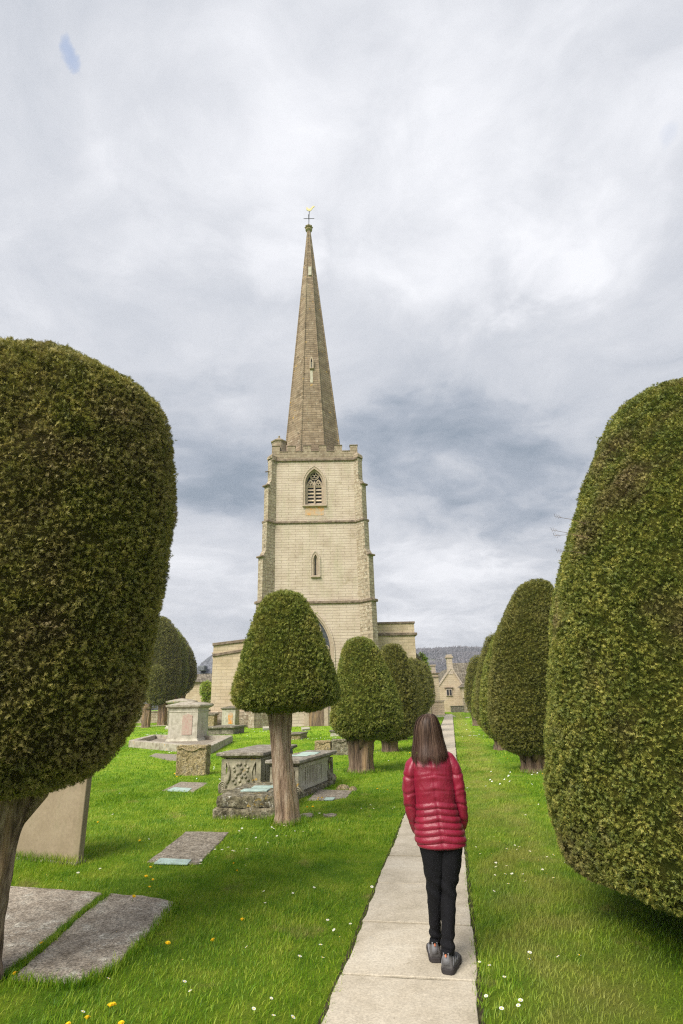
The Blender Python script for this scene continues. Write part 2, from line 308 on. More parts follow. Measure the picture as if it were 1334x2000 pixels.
class MB:
    """collects shapes for ONE mesh"""
    def __init__(s): s.v = []; s.f = []; s.mi = []; s.k = 0
    def add(s, vs, fs):
        b = len(s.v); s.v += [tuple(p) for p in vs]; s.f += [tuple(i+b for i in f) for f in fs]; s.mi += [s.k]*len(fs); return s
    def box(s, c, d, rz=0.0, taper=1.0, rx=0.0):
        x, y, z = d[0]/2, d[1]/2, d[2]/2; vs = []
        for sz in (-1, 1):
            k = taper if sz > 0 else 1
            for sx, sy in ((-1, -1), (1, -1), (1, 1), (-1, 1)): vs.append(Vector((sx*x*k, sy*y*k, sz*z)))
        M_ = Matrix.Rotation(rz, 3, 'Z') @ Matrix.Rotation(rx, 3, 'X')
        return s.add([M_ @ p + Vector(c) for p in vs], [(3, 2, 1, 0), (4, 5, 6, 7), (0, 1, 5, 4), (1, 2, 6, 5), (2, 3, 7, 6), (3, 0, 4, 7)])
    def prism(s, poly, z0, z1):
        """poly (x,y) counter-clockwise, raised from z0 to z1"""
        n = len(poly)
        return s.add([(x, y, z0) for x, y in poly]+[(x, y, z1) for x, y in poly], [tuple(range(n))[::-1], tuple(range(n, 2*n))]+[(i, (i+1) % n, n+(i+1) % n, n+i) for i in range(n)])
    def slab_xz(s, poly, y0, y1):
        """poly (x,z) seen from the front, from y0 (front) to y1 (back)"""
        n = len(poly)
        return s.add([(x, y0, z) for x, z in poly]+[(x, y1, z) for x, z in poly], [tuple(range(n)), tuple(range(n, 2*n))[::-1]]+[(i, n+i, n+(i+1) % n, (i+1) % n) for i in range(n)])
    def loft(s, rings, cap=True, close=True):
        n = len(rings[0]); vs = [p for r_ in rings for p in r_]; fs = []
        for k in range(len(rings)-1):
            for i in range(n if close else n-1):
                j = (i+1) % n; fs.append((k*n+i, k*n+j, (k+1)*n+j, (k+1)*n+i))
        if cap: fs += [tuple(range(n))[::-1], tuple((len(rings)-1)*n+i for i in range(n))]
        return s.add(vs, fs)
    def lathe(s, prof, n=16, c=(0, 0, 0), rot=0.0, sq=None):
        return s.loft([[(c[0]+r*math.cos(rot+2*PI*i/n), c[1]+r*math.sin(rot+2*PI*i/n), c[2]+z) for i in range(n)] for r, z in prof])
    def tube(s, pts, rad, n=8):
        pts = [Vector(p) for p in pts]; rings = []
        for i, p in enumerate(pts):
            d = (pts[min(i+1, len(pts)-1)]-pts[max(i-1, 0)]).normalized()
            a = d.cross(Vector((0, 0, 1)) if abs(d.z) < .9 else Vector((0, 1, 0))).normalized(); b = a.cross(d).normalized()
            r = rad[i] if isinstance(rad, (list, tuple)) else rad
            rings.append([p+a*r*math.cos(2*PI*k/n)+b*r*math.sin(2*PI*k/n) for k in range(n)])
        return s.loft(rings)
    def build(s, name, mat, parent=None, smooth=False, bevel=0.0, rough=None, seg=1):
        """rough: (edge length, amplitude, noise scale) breaks up stone edges"""
        me = bpy.data.meshes.new(name); me.from_pydata(s.v, [], s.f)
        if any(s.mi): me.polygons.foreach_set('material_index', s.mi)
        bm = bmesh.new(); bm.from_mesh(me)
        bmesh.ops.recalc_face_normals(bm, faces=bm.faces)
        if bevel > 0:
            es = [e for e in bm.edges if len(e.link_faces) == 2 and e.calc_face_angle(0) > R(28)]
            bmesh.ops.bevel(bm, geom=es, offset=bevel, segments=seg, affect='EDGES', profile=.6, clamp_overlap=True)
        if rough:
            L, A, S = rough
            for _ in range(6):
                es = [e for e in bm.edges if e.calc_length() > L*1.5]
                if not es or len(bm.verts) > 60000: break
                bmesh.ops.subdivide_edges(bm, edges=es, cuts=1, use_grid_fill=True)
                bmesh.ops.triangulate(bm, faces=[f for f in bm.faces if len(f.verts) > 4])
            off = Vector((hash(name) % 7, len(s.v) % 13, s.v[0][0]*3 % 11))
            for vtx in bm.verts:
                p = vtx.co*S+off
                vtx.co += Vector(mnoise.noise_vector(p))*A + Vector(mnoise.noise_vector(p*3.1))*A*.5
        bm.to_mesh(me); bm.free(); me.update()
        return link(name, me, mat, parent, smooth)

def np_mesh(name, verts, faces, mat, parent=None, smooth=False):
    """verts (n,3), faces (m,k) numpy"""
    me = bpy.data.meshes.new(name); k = faces.shape[1]
    me.vertices.add(len(verts)); me.vertices.foreach_set('co', np.ascontiguousarray(verts, dtype=np.float32).ravel())
    me.loops.add(faces.size); me.loops.foreach_set('vertex_index', np.ascontiguousarray(faces, dtype=np.int32).ravel())
    me.polygons.add(len(faces)); me.polygons.foreach_set('loop_start', np.arange(len(faces), dtype=np.int32)*k)
    me.polygons.foreach_set('loop_total', np.full(len(faces), k, dtype=np.int32))
    if smooth: me.polygons.foreach_set('use_smooth', np.ones(len(faces), dtype=bool))
    me.update(calc_edges=True); me.validate()
    return link(name, me, mat, parent)

class SN:
    """cheap smooth 3-D noise for numpy arrays"""
    def __init__(s, seed, n=14):
        g = np.random.default_rng(seed); d = g.normal(size=(n, 3)); d /= np.linalg.norm(d, axis=1)[:, None]
        s.k = d*g.uniform(.6, 1.6, n)[:, None]; s.p = g.uniform(0, 2*PI, n)
    def __call__(s, P, f=1.0):
        return np.sin(P @ (s.k.T*f)*2*PI + s.p).sum(axis=1)/math.sqrt(len(s.p))

def norm(a): return a/np.maximum(np.linalg.norm(a, axis=1), 1e-9)[:, None]

# ------------------------------------------------------------------ yews
name_dbg = False
def crown_rows(cx, cy, rows, shrink=0.0, zmin=.2):
    """rows: (py, x of left outline or None, x of right outline or None) read off the photograph.
    Returns (z, r, cx) of the round solid at depth cy whose outline, seen from the path, is that one: at each height the
    radius is the least distance from the axis to any sight line along the outline."""
    a0 = math.atan2(cx, cy); K_ = []
    for py, xl, xr in rows:
        a = []
        for x in (xl, xr):
            if x is not None:
                r = ray(x, py); a.append((math.atan2(r[0], r[1]), r[2]/math.hypot(r[0], r[1])))
        if len(a) == 2: ac = (a[0][0]+a[1][0])/2; half = (a[1][0]-a[0][0])/2; te = (a[0][1]+a[1][1])/2
        else: ac = a0; half = abs(a[0][0]-ac); te = a[0][1]
        K_.append((te, half, ac))
    K_ = np.array([(K_[0][0]+.001, 0, K_[0][2])]+K_+[(K_[-1][0]-.002, 0, K_[-1][2])])
    te = K_[:, 0]; f = np.linspace(0, len(K_)-1, 40*(len(K_)-1)+1); kk = np.arange(len(K_))
    te_, ha, ac = (np.interp(f, kk, K_[:, j]) for j in range(3))
    D = cy/np.cos(ac.mean()); te_ = np.where(np.abs(te_) < 1e-4, 1e-4, te_)
    zc = CAM_H+te_*D*np.cos(ha); out = []
    o_ = np.argsort(zc); zcs, acs = zc[o_], ac[o_]
    for z in np.linspace(max(zmin, zc.min()-.6), zc.max()+.3, 220):
        s_ = (z-CAM_H)/te_; ok = s_ > .3
        rho = np.sqrt(np.maximum(D*D+s_*s_-2*D*s_*np.cos(ha), 0)); ok &= True
        # beyond the axis a sight line no longer limits the near side, but it does pass through the solid's far side
        far = s_ > D*np.cos(ha)
        rho = np.where(far & (s_*s_ > 0), np.where(te_*(z-CAM_H) > 0, rho, rho), rho)
        r = rho[ok].min() if ok.any() else 0
        # above the highest or below the lowest sight line on the axis there is nothing
        if z > CAM_H+te_.max()*D or (z < CAM_H and z < CAM_H+te_.min()*D): continue
        r = min(r, D*math.sin(ha.max()), float(np.interp(z, zcs, D*np.sin(ha[o_]))) if zcs[0] <= z <= zcs[-1] else 99)-shrink
        if r > .02: out.append((z, r, cy*math.tan(float(np.interp(z, zcs, acs)))))
    zl = zc.min(); lo = [q for q in out if q[0] < zl][::-1]; out = [q for q in out if q[0] >= zl]
    for q in lo:
        if q[1] > out[0][1]*.995 or zl-q[0] > .45: break
        out.insert(0, q)
    if name_dbg: print('CROWN', round(D,1), [(round(a,2), round(b,2)) for a, b, _ in out[::30]], len(out))
    return out

def yew(name, label, base, crown, trunk, mats, needle, lai=1.25, group=None, seed=1, tmat='bark_far', lump=.035, trunk_n=(5, .10), back=.35, limbs=0, depth_k=1.0, clump=.5, under=None):
    """base (x,y); crown list of (z, r, cx); trunk list of (z, r, dx, dy)"""
    bx, by = base
    root = thing(name, label, 'tree', (bx, by, 0), 0, group)
    g = np.random.default_rng(seed); sn = SN(seed); sn2 = SN(seed+50)
    cr_ = sorted([c for c in crown], key=lambda c: c[0])
    zs = np.array([c[0] for c in cr_]); rs = np.array([c[1] for c in cr_]); cxs = np.array([c[2]-bx for c in cr_])
    # keep z strictly rising, close the top and tuck the underside in to the trunk
    keep = np.concatenate([[True], np.diff(zs) > .01]); zs, rs, cxs = zs[keep], rs[keep], cxs[keep]
    zt = zs[-1]+rs[-1]*.16; tr0 = max(trunk[-1][1]*1.1, .05)
    uz = zs[0]+(under if under is not None else .05)
    tz = np.concatenate([[uz], zs, [zt]]); tr = np.concatenate([[tr0], rs, [0.0]]); tcx = np.concatenate([[trunk[-1][2]], cxs, [cxs[-1]]])
    # arc parameter
    seg = np.hypot(np.diff(tz), np.diff(tr)); S = np.concatenate([[0], np.cumsum(seg)])
    Sf = np.linspace(0, S[-1], 260)
    def sm(a):
        y = np.interp(Sf, S, a); k = 5; yp = np.pad(y, k, mode='edge')
        w = np.hanning(2*k+1); w /= w.sum(); o = np.convolve(yp, w, 'valid'); o[0] = y[0]; o[-1] = y[-1]; return o
    Z, Rr, CX = sm(tz), np.maximum(sm(tr), 0), sm(tcx)
    def surf(u, th):
        z = np.interp(u, Sf, Z); r = np.interp(u, Sf, Rr); cx = np.interp(u, Sf, CX)
        e = Sf[-1]/400
        dz = np.interp(u+e, Sf, Z)-np.interp(u-e, Sf, Z); dr = np.interp(u+e, Sf, Rr)-np.interp(u-e, Sf, Rr)
        l = np.maximum(np.hypot(dz, dr), 1e-6)
        N = np.stack([np.cos(th)*dz/l, np.sin(th)*dz/l*depth_k, -dr/l], 1)
        P = np.stack([cx+r*np.cos(th), r*depth_k*np.sin(th), z], 1)
        return P, norm(N)
    def disp(P):
        Q = P+np.array([bx, by, 0])
        q = np.stack([Q[:, 0], Q[:, 1], Q[:, 2]*1.5], 1)
        return lump*(sn(Q, .55)*.8+sn2(Q, 1.6)*.5)+lump*.35*sn(q, 4.2)
    # inner mass
    nu, nth = 150, 160
    uu, tt = np.meshgrid(np.linspace(0, Sf[-1], nu), np.linspace(0, 2*PI, nth, endpoint=False), indexing='ij')
    P, N = surf(uu.ravel(), tt.ravel())
    inset = needle[1]*1.1
    q = P*np.array([1, 1, 1.7])
    P2 = P+N*(disp(P)-inset+lump*.5*np.maximum(sn2(q, 6.5), -1.5))[:, None]
    idx = np.arange(nu*nth).reshape(nu, nth); nx = np.roll(idx, -1, axis=1)
    F = np.stack([idx[:-1].ravel(), nx[:-1].ravel(), nx[1:].ravel(), idx[1:].ravel()], 1)
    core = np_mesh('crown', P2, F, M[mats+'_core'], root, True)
    # needle sprays: each a short shoot with paired needles
    w, l, npn = needle
    ru = np.interp(np.linspace(0, Sf[-1], 400), Sf, Rr); U = np.linspace(0, Sf[-1], 400)
    cdf = np.cumsum(ru+1e-4); area = 2*PI*float(((ru[1:]+ru[:-1])*.5*np.diff(U)).sum()); cdf /= cdf[-1]
    dens = lai/(npn*.5*w*l)
    n = int(area*dens)
    u = np.interp(g.uniform(size=n), cdf, U); th = g.uniform(-PI, PI, n)
    # thinner at the side turned away from the path where it is never looked at
    va = math.atan2(-by, -bx); dth = np.abs((th-va+PI) % (2*PI)-PI)
    kp = g.uniform(size=n) < np.where(dth > 2.0, back, 1.0); u, th = u[kp], th[kp]; n = len(u)
    P, N = surf(u, th); D = disp(P)
    q2 = (P+np.array([bx, by, 0]))*np.array([1, 1, 1.8])
    hole = sn(q2, 1.7)+sn2(q2, 3.0)*.7
    hk = (hole < 1.75) | (g.uniform(size=n) < .3)          # thin, gappy places
    P, N, D, q2, n = P[hk], N[hk], D[hk], q2[hk], int(hk.sum())
    cl_ = sn(q2, .24/l)+.7*sn2(q2, .5/l)                       # tufts and the hollows between them
    kk_ = (cl_ > -.8) | (g.uniform(size=n) < .22); P, N, D, cl_, n = P[kk_], N[kk_], D[kk_], cl_[kk_], int(kk_.sum())
    out = g.normal(0, .25, n)*l+np.clip(cl_, -1.6, 1.0)*l*clump
    st_ = g.uniform(size=n) < .004; out[st_] += g.uniform(.5, 1.6, st_.sum())*l*1.3     # a few proud shoots
    P = P+N*(D+out)[:, None]
    rd = norm(g.normal(size=(n, 3)))
    A = norm(N*.85+rd*.75+np.array([0, 0, .18]))                  # shoot axis
    B = norm(np.cross(A, norm(g.normal(size=(n, 3))))); C = np.cross(A, B)
    L = l*g.uniform(.9, 1.9, n)
    V = np.empty((n, npn, 3, 3), np.float32)
    for k in range(npn):
        f = (k//2+.4)/(npn/2); sgn = 1 if k % 2 else -1
        bp = P+A*(L*(f-.6))[:, None]
        dirn = norm(A*g.uniform(.2, .8, n)[:, None]+B*sgn+C*g.normal(0, .45, n)[:, None])
        side = norm(np.cross(dirn, C+.4*rd))*(w*.5)
        ln = (l*g.uniform(.7, 1.25, n))[:, None]
        V[:, k, 0] = bp-side; V[:, k, 1] = bp+side; V[:, k, 2] = bp+dirn*ln
    V = V.reshape(-1, 3); Fm = np.arange(len(V)).reshape(-1, 3)
    if name_dbg: print('SPRIGS', label, n, area)
    np_mesh('foliage', V, Fm, M[mats], core)
    # trunk: fluted, several stems grown together
    nT = 48; rings = []; pz = trunk[0][0]; n_z = 60
    tzs = [a[0] for a in trunk]; nfl, afl = trunk_n
    vs = []
    ph = g.uniform(0, 6, 6)
    for i in range(n_z):
        z = tzs[0]+(tzs[-1]+.35-tzs[0])*i/(n_z-1); zc = min(z, tzs[-1])
        r = np.interp(zc, tzs, [a[1] for a in trunk]); dx = np.interp(z, tzs, [a[2] for a in trunk]); dy = np.interp(z, tzs, [a[3] for a in trunk])
        ring = []
        for k in range(nT):
            a = 2*PI*k/nT+.25*math.sin(z*1.3+ph[0])
            rr = r*(1+afl*math.sin(nfl*a+ph[1]+z*.5)+afl*.6*math.sin((nfl*2+1)*a+ph[2]-z*.8)+afl*.35*math.sin(17*a+ph[3]+2*math.sin(z*3)))
            p = Vector((math.cos(a)*3+bx, math.sin(a)*3, z*1.6)); rr *= 1+.13*mnoise.noise(p)+.05*mnoise.noise(p*4)
            if z < .12: rr *= 1+(.12-max(z, 0))*.9
            ring.append((dx+rr*math.cos(a), dy+rr*math.sin(a), z))
        rings.append(ring)
    tb = MB().loft(rings)
    to = tb.build('trunk', M[tmat], root, True)
    for k in range(limbs):
        a = 2*PI*(k+g.uniform(-.3, .3))/limbs; z0 = tzs[-1]-g.uniform(.0, .25); rl = rs[1]*g.uniform(.45, .75)
        r0_ = trunk[-1][1]; px_, py_ = trunk[-1][2], trunk[-1][3]
        pts = [(px_+math.cos(a)*r0_*.5, py_+math.sin(a)*r0_*.5, z0-.15), (px_+math.cos(a)*(r0_+rl*.3), py_+math.sin(a)*(r0_+rl*.3), z0+.05), (px_+math.cos(a)*(r0_+rl*.65), py_+math.sin(a)*(r0_+rl*.65), z0+.22), (px_+math.cos(a)*(r0_+rl), py_+math.sin(a)*(r0_+rl), z0+.5)]
        MB().tube(pts, [r0_*.30, r0_*.22, r0_*.15, r0_*.07], 8).build('limb', M[tmat], root, True)
    return root

# ---- the two nearest trees
G_YEW = 'clipped yew trees lining the churchyard path'
c = crown_rows(W(72, 800, 4.6)[0]+.10, 4.6, shrink=.022, rows=[(678, None, 92), (686, None, 150), (699, None, 200), (720, None, 255), (750, None, 292), (790, None, 318), (850, None, 333), (930, None, 342), (1000, None, 339), (1100, None, 331), (1180, None, 317), (1250, None, 301), (1330, None, 285), (1400, None, 268), (1450, None, 246), (1495, None, 205), (1530, None, 150), (1545, None, 110)])
yew('yew_tree', 'huge dark brownish clipped yew filling the left edge of the view beside the leaning headstone', (-2.62, 4.6), c,
    [(-.1, .24, -.10, 0), (.35, .185, -.04, 0), (.8, .18, .0, 0), (1.15, .22, .04, 0)], 'yew_left', (.0042, .018, 10), 1.4, G_YEW, 11, 'bark_dark', .022, (4, .14), .3, limbs=4, under=.10, clump=.85)
c = crown_rows(3.42, 5.0, shrink=.035, rows= [(748, 1300, None), (758, 1262, None), (778, 1232, None), (820, 1195, None), (862, 1170, None), (905, 1148, None), (960, 1127, None), (1030, 1107, None), (1110, 1092, None), (1200, 1077, None), (1290, 1070, None), (1370, 1064, None), (1450, 1060, None), (1540, 1062, None), (1600, 1072, None), (1660, 1094, None), (1705, 1122, None), (1745, 1160, None), (1780, 1215, None), (1805, 1265, None)])
yew('yew_tree', 'huge olive green clipped yew filling the right edge of the view', (3.45, 5.0), c,
    [(-.1, .3, 0, 0), (.2, .27, 0, 0), (.55, .27, 0, 0)], 'yew_right', (.0040, .0155, 10), 1.4, G_YEW, 12, 'bark_dark', .024, (5, .12), .3, limbs=5, under=-.06, clump=.9)

# ---- left row, receding along the path
c = crown_rows(0, 9.81, shrink=.03, rows= [(1153, 545, 570), (1160, 524, 591), (1178, 507, 606), (1200, 496, 617), (1235, 484, 629), (1275, 470, 643), (1320, 458, 657), (1350, 451, 665), (1366, 451, 665), (1378, 465, 652), (1388, 505, 612)])
x0 = G(562, 1604)[0]; xt, zt_ = W(546, 1398, 9.81)
yew('yew_tree', 'bell shaped clipped yew on a tall bare pinkish trunk in front of the scrolled tombs', (x0, 9.81), c,
    [(-.1, .20, 0, 0), (.15, .18, 0, 0), (.7, .165, (xt-x0)*.45, 0), (1.2, .160, (xt-x0)*.85, 0), (zt_, .185, xt-x0, 0)], 'yew_mid', (.0066, .028, 8), 1.4, G_YEW, 13, 'bark', .018, (5, .09), .5, limbs=0, under=-.02)
def row_tree(label, basepx, Y, rows, mats='yew_far', needle=(.010, .042, 6), tr=.22, seed=20, lump=.016, th=None, group=G_YEW, lai=1.3, tn=(6, .10), base=None, back=.35, under=.05, name='yew_tree', limbs=0):
    c = crown_rows(0, Y, rows, needle[1]*.7)
    bx, by = base if base else (W(basepx, 1400, Y)[0], Y)
    z0 = min(a[0] for a in c)
    return yew(name, label, (bx, by), c, [(-.1, tr*1.08, 0, 0), (.25, tr, 0, 0), (z0+.05, tr*1.05, c[-1][2]*0, 0)], mats, needle, lai, group, seed, 'bark_far', lump, tn, back, limbs, under=under, clump=.28)
row_tree('rounded clipped yew just right of the bell shaped one with a thick split trunk', 705, 16.3,
    [(1246, 692, 712), (1252, 676, 727), (1268, 668, 740), (1300, 661, 757), (1345, 652, 776), (1390, 645, 788), (1412, 644, 790), (1430, 656, 780), (1442, 678, 756)], 'yew_mid', (.0095, .038, 7), .30, 21, tn=(3, .16), limbs=4)
# a small black tag fixed to the bare trunk, and stray twigs on the big right tree
mid_tree = [o for o in col.objects if o.get('label', '').startswith('bell shaped')][0]; tp_ = W(571, 1466, 9.70)
tgo = MB().box((tp_[0]-x0-.015, -.13, tp_[1]), (.035, .03, .075)).build('tag', M['metal'], mid_tree)
right_tree = [o for o in col.objects if o.get('label', '').startswith('huge olive')][0]
for (p0, p1) in (((1100, 1043), (1081, 1035)), ((1096, 1014), (1088, 1009)), ((1098, 1073), (1091, 1076)), ((1092, 1038), (1086, 1046))):
    a_, b_ = W(p0[0]+48, p0[1]+9, 4.7), W(p1[0]-4, p1[1], 4.7); q_ = MB()
    q_.tube([(a_[0]-3.45, -.3, a_[1]), ((a_[0]+b_[0])/2-3.45, -.3, (a_[1]+b_[1])/2+.01), (b_[0]-3.45, -.3, b_[1])], [.003, .002, .0012], 5)
    for k in range(5): q_.tube([(b_[0]-3.45+.012*k, -.3, b_[1]-.002*k), (b_[0]-3.46+.012*k, -.32+.01*k, b_[1]+.02*(-1)**k)], [.0015, .001], 4)
    q_.build('twig', M['bark_far'], right_tree)
row_tree('clipped yew with a short dark trunk behind the rounded one beside the path', 759, 22.5,
    [(1258, 757, 777), (1262, 747, 784), (1280, 738, 795), (1315, 728, 811), (1360, 720, 819), (1405, 715, 820), (1430, 718, 814), (1444, 735, 790)], 'yew_far', (.013, .055, 6), .27, 22)
row_tree('narrow clipped yew, third behind the bell shaped one along the left of the path', 780, 29.0,
    [(1284, 782, 797), (1292, 772, 806), (1315, 764, 815), (1345, 758, 824), (1385, 756, 828), (1412, 760, 824), (1424, 772, 808)], 'yew_far', (.016, .07, 5), .25, 23)
row_tree('tall clipped yew left of the path directly behind the head of the walker', 800, 35.5,
    [(1285, 800, 812), (1292, 791, 822), (1315, 783, 833), (1345, 779, 842), (1375, 778, 844), (1393, 783, 836), (1402, 795, 822)], 'yew_far', (.019, .08, 5), .25, 24)
row_tree('farthest clipped yew of the left row beside the pale stone pier', 815, 43.0,
    [(1292, 812, 828), (1300, 805, 837), (1325, 798, 846), (1350, 796, 850), (1372, 798, 850), (1386, 808, 838)], 'yew_far', (.023, .095, 5), .25, 25)

# ---- right row
row_tree('tall dome shaped clipped yew with a short pale trunk next to the huge right one', 1029, 15.4,
    [(1131, 1035, 1060), (1137, 1018, 1074), (1153, 1002, 1086), (1190, 984, 1096), (1230, 969, 1104), (1275, 960, 1110), (1330, 954, 1114), (1400, 953, 1115), (1432, 961, 1108), (1458, 977, 1092), (1470, 1000, 1068)], 'yew_far', (.0092, .038, 7), .27, 31, tn=(7, .15), lai=1.4, limbs=4)
row_tree('light green clipped yew seen as a sliver behind the tall dome shaped one', 976, 22.0,
    [(1212, 985, 1008), (1222, 972, 1022), (1250, 958, 1036), (1300, 944, 1046), (1350, 937, 1050), (1400, 936, 1050), (1425, 942, 1044), (1442, 960, 1026)], 'yew_mid', (.013, .055, 6), .26, 32)
row_tree('dark clipped yew with a pointed top, third tree of the right row', 965, 28.5,
    [(1238, 960, 972), (1246, 948, 984), (1270, 939, 994), (1300, 931, 1002), (1345, 928, 1006), (1395, 928, 1006), (1415, 934, 998), (1428, 950, 982)], 'yew_far', (.016, .07, 5), .25, 33)
row_tree('slim clipped yew, fourth of the right row, mostly hidden by its neighbours', 951, 35.0,
    [(1300, 942, 958), (1310, 932, 968), (1335, 924, 976), (1370, 920, 980), (1398, 923, 977), (1412, 938, 962)], 'yew_mid', (.019, .08, 5), .25, 34)
row_tree('farthest clipped yew of the right row in front of the gabled cottage', 930, 42.0,
    [(1281, 926, 938), (1288, 918, 946), (1305, 911, 953), (1335, 907, 957), (1365, 907, 957), (1385, 913, 951), (1401, 922, 940)], 'yew_far', (.022, .09, 5), .25, 35)

# ---- cluster on the far left
GL = 'clipped yews clustered left of the church'
row_tree('tall clipped yew of the left cluster with its edge against the sky', 317, 62.0,
    [(1205, 305, 322), (1212, 292, 333), (1232, 278, 345), (1265, 268, 352), (1310, 264, 356), (1345, 270, 350), (1372, 285, 336)], 'yew_far', (.03, .12, 5), .42, 41, group=GL, lump=.04)
row_tree('rounded clipped yew in the middle of the left cluster above the pedestal tomb', 338, 66.0,
    [(1226, 328, 344), (1238, 318, 356), (1270, 312, 366), (1310, 310, 370), (1340, 314, 366), (1360, 326, 352)], 'yew_mid', (.032, .125, 5), .40, 42, group=GL, lump=.04)
row_tree('rightmost rounded clipped yew of the left cluster beside the pale house', 352, 70.0,
    [(1238, 338, 352), (1250, 326, 364), (1272, 320, 377), (1300, 317, 385), (1325, 319, 385), (1345, 326, 376), (1362, 340, 358)], 'yew_far', (.034, .13, 5), .40, 43, group=GL, lump=.03)
row_tree('small dark round clipped yew low in front of the left cluster', 286, 56.0,
    [(1300, 300, 312), (1305, 291, 319), (1325, 286, 322), (1350, 285, 322), (1368, 289, 317), (1382, 298, 306)], 'yew_far', (.027, .11, 5), .36, 44, group=GL)
row_tree('little round green topiary bush against the left wall of the church', 402, 57.0,
    [(1331, 396, 409), (1337, 392, 414), (1350, 389, 417), (1364, 391, 415), (1374, 396, 410)], 'ivy', (.028, .11, 5), .1, 45, group=None, name='topiary_bush')
row_tree('bright green leafy tree peeping out between the church and the left row of yews', 826, 60.0,
    [(1275, 818, 828), (1285, 812, 834), (1305, 810, 839), (1330, 808, 842), (1360, 810, 843), (1380, 815, 838)], 'ivy', (.045, .12, 5), .25, 46, group=None, lump=.16, name='leafy_tree')

# ------------------------------------------------------------------ ground, lawn and path
def gm():
    m, t = new_mat('lawn_ground')
    pos = t.n('ShaderNodeNewGeometry').outputs['Position']
    c = lawn_tone(t, pos, t.noise(pos, 60, 3, .7))
    d = t.vm('LENGTH', pos).outputs['Value']
    near_dark = t.ramp(t.math('DIVIDE', d, 40.0), [(.08, .55), (.75, .0)])  # darker green near the viewpoint, fading with distance
    c = t.mix(near_dark, c, (.06, .085, .012))
    return finish(m, t, c, .95, t.noise(pos, 45, 6, .8), .03, .1)
M['lawn'] = gm()
def gb():
    m, t = new_mat('grass_blade')
    g = t.n('ShaderNodeNewGeometry')
    c = lawn_tone(t, g.outputs['Position'], g.outputs['Random Per Island'])
    b = t.n('ShaderNodeBsdfPrincipled', {'Base Color': c, 'Roughness': .5, 'Specular IOR Level': .3})
    tr = t.n('ShaderNodeBsdfTranslucent', {'Color': c})
    t.L.new(t.n('ShaderNodeMixShader', {0: .35, 1: b.outputs[0], 2: tr.outputs[0]}).outputs[0], t.n('ShaderNodeOutputMaterial').inputs[0])
    return m
M['grass'] = gb()

g = bpy.data.meshes.new('ground')
xs = sorted(set([-1600, -600, -150] + list(range(-60, 61, 2)) + [150, 600, 1600])); ys = sorted(set([-300, -60] + list(range(-10, 91, 2)) + [150, 400, 1000, 1500]))
vv = [(x, y, 0) for y in ys for x in xs]; nxs = len(xs)
g.from_pydata(vv, [], [(j*nxs+i, j*nxs+i+1, (j+1)*nxs+i+1, (j+1)*nxs+i) for j in range(len(ys)-1) for i in range(nxs-1)])
ground = link('ground', g, M['lawn']); ground['kind'] = 'structure'

pc, ps = math.cos(PATH_A), math.sin(PATH_A)
def uv2xy(u, v): return (u*pc+v*ps, -u*ps+v*pc)
def xy2uv(x, y): return (x*pc-y*ps, x*ps+y*pc)
# joints between slabs, read from the photograph near the walker, regular further on
js = [xy2uv(*G(800, y))[1] for y in (1915, 1808, 1730, 1675, 1634)]
js = [js[0]-3.3, js[0]-2.2, js[0]-1.05]+js
while js[-1] < 66: js.append(js[-1]+random.uniform(.85, 1.15))
pb = MB()
for a, b in zip(js[:-1], js[1:]):
    gap = .011; jx = [random.uniform(-.008, .008) for _ in range(4)]
    n = 7; rows = []
    # slightly irregular outline for every slab
    poly = []
    for i in range(n+1): poly.append((PATH_U0+jx[0]+(PATH_U1-PATH_U0)*i/n, a+gap+random.uniform(-.006, .012)))
    for i in range(1, n): poly.append((PATH_U1+jx[1]+random.uniform(-.008, .008), a+(b-a)*i/n))
    for i in range(n+1): poly.append((PATH_U1+(PATH_U0-PATH_U1)*i/n+jx[2], b-gap+random.uniform(-.006, .003)))
    for i in range(1, n): poly.append((PATH_U0+jx[3]+random.uniform(-.01, .01), b+(a-b)*i/n))
    dz = random.uniform(-.0025, .0035)
    pb.prism([uv2xy(*p) for p in poly], -.03, .019+dz)
path = pb.build('path', M['slab'], bevel=.004); path['kind'] = 'structure'
bed = MB().prism([uv2xy(PATH_U0-.03, js[0]), uv2xy(PATH_U1+.03, js[0]), uv2xy(PATH_U1+.03, 66), uv2xy(PATH_U0-.03, 66)], -.02, .005).build('path_bed', M['joint']); bed['kind'] = 'structure'
# a cross path below the left cluster, seen as a pale line
cp_ = MB().prism([(-34, 61), (-12, 59), (-12, 60.6), (-34, 62.6)], -.02, .02).build('path', M['slab']); cp_['kind'] = 'structure'
# paving where the path reaches the buildings
far_pave = MB().prism([uv2xy(-2.6, 66), uv2xy(.35, 66), uv2xy(-.1, 78), uv2xy(-3.4, 78)], -.02, .018).build('path', M['slab']); far_pave['kind'] = 'structure'

EXCL = []      # outlines on the ground where no grass grows
def excl(poly, grow=0.0):
    c = np.mean(np.array(poly), axis=0); EXCL.append(np.array([c+(np.array(p)-c)*(1+grow) for p in poly]))
def inside(P, poly):
    x, y = P[:, 0], P[:, 1]; r = np.zeros(len(P), bool); n = len(poly)
    for i in range(n):
        x1, y1 = poly[i]; x2, y2 = poly[(i+1) % n]
        if y1 == y2: continue
        r ^= ((y1 > y) != (y2 > y)) & (x < (x2-x1)*(y-y1)/(y2-y1)+x1)
    return r

